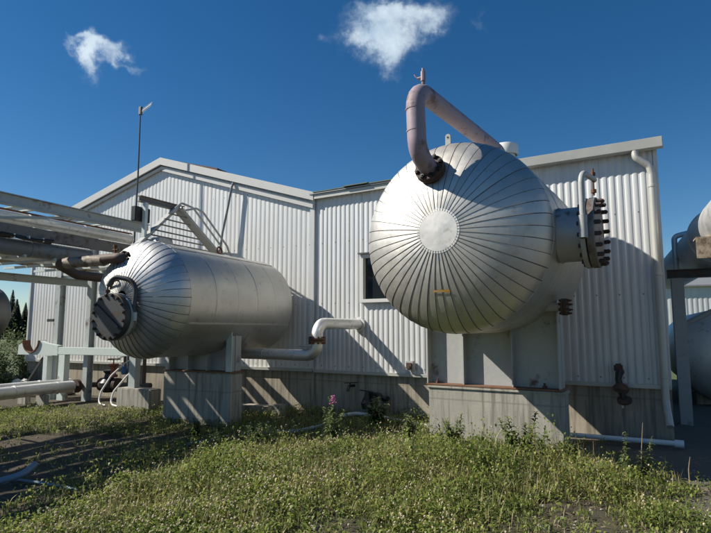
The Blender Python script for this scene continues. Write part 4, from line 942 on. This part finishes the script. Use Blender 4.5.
weed('weed', .78, 8.1, .42, 'leafy weed at the left corner of the right plinth', 'weed', 36, .14, TW, bushy=2.4)
weed('weed', 1.25, 7.2, .52, 'leafy weed against the left half of the right plinth', 'weed', 36, .13, TW, bushy=2.4)
weed('weed', 1.98, 6.72, .62, 'tallest leafy weed against the right half of the right plinth', 'weed', 44, .14, TW, bushy=2.8)
weed('weed', 2.45, 6.5, .4, 'leafy weed at the right corner of the right plinth', 'weed', 34, .13, TW, bushy=2.4)
weed('weed', 2.83, 6.0, .52, 'upright weed standing left of a pair in shadow before the drain pipe', 'weed', 34, .085, TW, bushy=1.2)
weed('weed', 3.05, 6.0, .47, 'upright weed standing right of a pair in shadow before the drain pipe', 'weed', 34, .085, TW, bushy=1.2)
weed('weed', -1.35, 7.6, .35, 'dark leafy weed before the left plinth, nearest its right corner', 'weed', 26, .1, TW, bushy=2.2)
weed('weed', -1.9, 7.9, .38, 'dark leafy weed before the middle of the left plinth', 'weed', 26, .1, TW, bushy=2.2)
weed('weed', -2.35, 8.3, .3, 'dark leafy weed before the left plinth, at its left half', 'weed', 26, .1, TW, bushy=2.2)
weed('weed', -1.45, 8.3, .3, 'dark leafy weed at the right face of the left plinth', 'weed', 22, .09, TW, bushy=2)
DW = 'dry stalks'
weed('dry_stalk', 2.3, 6.3, .42, 'bare dry stalk leaning right, below the right plinth corner', 'stalk', 0, 0, DW, lean=(.12, 0), dry=True)
weed('dry_stalk', 2.62, 6.2, .4, 'bare dry stalk standing right of the right plinth corner', 'stalk', 0, 0, DW, lean=(.03, 0), dry=True)
weed('dry_stalk', 3.0, 6.0, .62, 'tallest bare dry stalk among the upright pair of weeds', 'stalk', 0, 0, DW, lean=(.05, 0), dry=True)
weed('dry_stalk', 3.45, 5.9, .3, 'short bare dry stalk on the gravel at right', 'stalk', 0, 0, DW, lean=(.0, .02), dry=True)

# shrubs and rubble at far left
def shrub(x, y, rad, h, label, seed, white=False):
    rr = random.Random(seed); o = thing('shrub', (x, y, 0), 0, label, 'shrub', 'shrubs beyond the ground pipes at left')
    Bz, Az, Tz, Lz, Wz = [], [], [], [], []
    st = MB()
    for s in range(9):
        a = rr.uniform(0, 6.28); q = rr.uniform(.2, .9) * rad; hh = h * rr.uniform(.55, 1); tip = Vector((math.cos(a) * q, math.sin(a) * q, hh)); st.tube([(0, 0, -.05), tuple(tip * .5 + Vector((0, 0, .1 * h))), tuple(tip)], [.015, .01, .004], 5)
        for i in range(260):
            f = rr.uniform(.2, 1); p = tip * f; Bz.append((p.x + rr.gauss(0, .12 * rad), p.y + rr.gauss(0, .12 * rad), max(.02, p.z + rr.gauss(0, .08 * h)))); Az.append(rr.uniform(0, 6.28)); Tz.append(R(rr.uniform(-10, 70))); l = rr.uniform(.06, .13); Lz.append(l); Wz.append(l * .45)
    st.build('stem', M['stem'], o); leaf_mesh('foliage', A(Bz), A(Az), A(Tz), A(Lz), A(Wz), M['shrub'], o)
    if white:
        f = MB()
        for i in range(60):
            p = rr.choice(Bz); r = rr.uniform(.02, .04); f.lathe((p[0], p[1], p[2] + .04), (0, 0, 1), [(0, r * .4), (.01, r), (.025, r * .3)], 6)
        f.build('blossom', M['flower'], o, fix=False)
for i, (x, y, rad, h, lab, wh) in enumerate(((-10.6, 16.2, .8, 1.1, 'green flowering shrub at the left edge above the ground pipes', True), (-9.6, 16.4, .7, 1.0, 'flowering shrub between the left edge and the pipe cradle', True),
        (-11.8, 17.5, 1.0, 1.6, 'tall shrub under the dark trees at the left edge', False), (-10.9, 18.6, 1.0, 1.7, 'tall shrub close left of the gabled building corner', False), (-13.0, 19, 1.2, 2.0, 'tallest shrub under the trees at the left edge', False), (-8.9, 14.3, .5, .55, 'low shrub in front of the cradle support', True))):
    shrub(x, y, rad * 1.15, h, lab, 40 + i, wh)
rb = thing('rubble_pile', (-8.1, 14.2, 0), 0, 'pale rubble heap behind the ground pipes below the cradle support', 'rubble')
m = MB(); rq = random.Random(5)
for i in range(70):
    r = rq.uniform(.05, .15); x, y = rq.gauss(0, .6), rq.gauss(-.1, .18); z = max(0, .32 - .35 * abs(x) * .5) * rq.random()
    m.lathe((x, y, z), (rq.uniform(-.7, .7), rq.uniform(-.7, .7), 1), [(0, .3 * r), (.3 * r, r), (.8 * r, rq.uniform(.5, .95) * r), (1.1 * r, .2 * r)], 7)
tag(m.build('rubble', M['pale_rock'], rb, fix=False, ang=20), kind='stuff')

# conifers far behind on the left
def conifer_parts(seed, h):
    rr = random.Random(seed); Bz, Az, Tz, Lz, Wz = [], [], [], [], []
    for i in range(4200):
        f = rr.random() ** .75; z = h * (.08 + .92 * f); rad = h * .22 * (1 - f) * rr.uniform(.3, 1.1) + .01; a = rr.uniform(0, 6.28)
        Bz.append((math.cos(a) * rad * .6, math.sin(a) * rad * .6, z)); Az.append(a + rr.uniform(-.5, .5)); Tz.append(R(rr.uniform(-35, 10))); l = rr.uniform(.35, .8) * (1.1 - .92 * f); Lz.append(l); Wz.append(l * .45)
    return [A(q) for q in (Bz, Az, Tz, Lz, Wz)]
protos = []
for k in range(3):
    t0 = thing('conifer', (0, 0, 0), 0, 'x', 'tree', 'dark conifers beyond the left edge')
    mm_ = MB(); mm_.tube([(0, 0, -.3), (0, 0, 6), (0, 0, 9.6)], [.16, .09, .02], 8); mm_.build('trunk', M['bark'], t0); leaf_mesh('crown', *conifer_parts(60 + k, 10), M['conifer'], t0); protos.append(t0)
spots = [(-47 - .55 * i + ((i * 37) % 7) * .35, 97 + (i * 53) % 17, .85 + ((i * 29) % 9) * .045) for i in range(58)]
order = sorted(range(len(spots)), key=lambda i: spots[i][0])
for j, i in enumerate(order):
    x, y, s = spots[i]
    if j < 3: o = protos[j]
    else:
        src = protos[j % 3]; o = src.copy(); COL.objects.link(o)
        for ch in src.children:
            c = ch.copy(); COL.objects.link(c); c.parent = o
    o.location = (x, y, 0); o.scale = (s * .85, s * .85, s * rnd.uniform(.6, .82)); o.rotation_euler = (0, 0, rnd.uniform(0, 6.28))
    o['label'] = 'dark distant conifer in the tree line left of the gabled building'
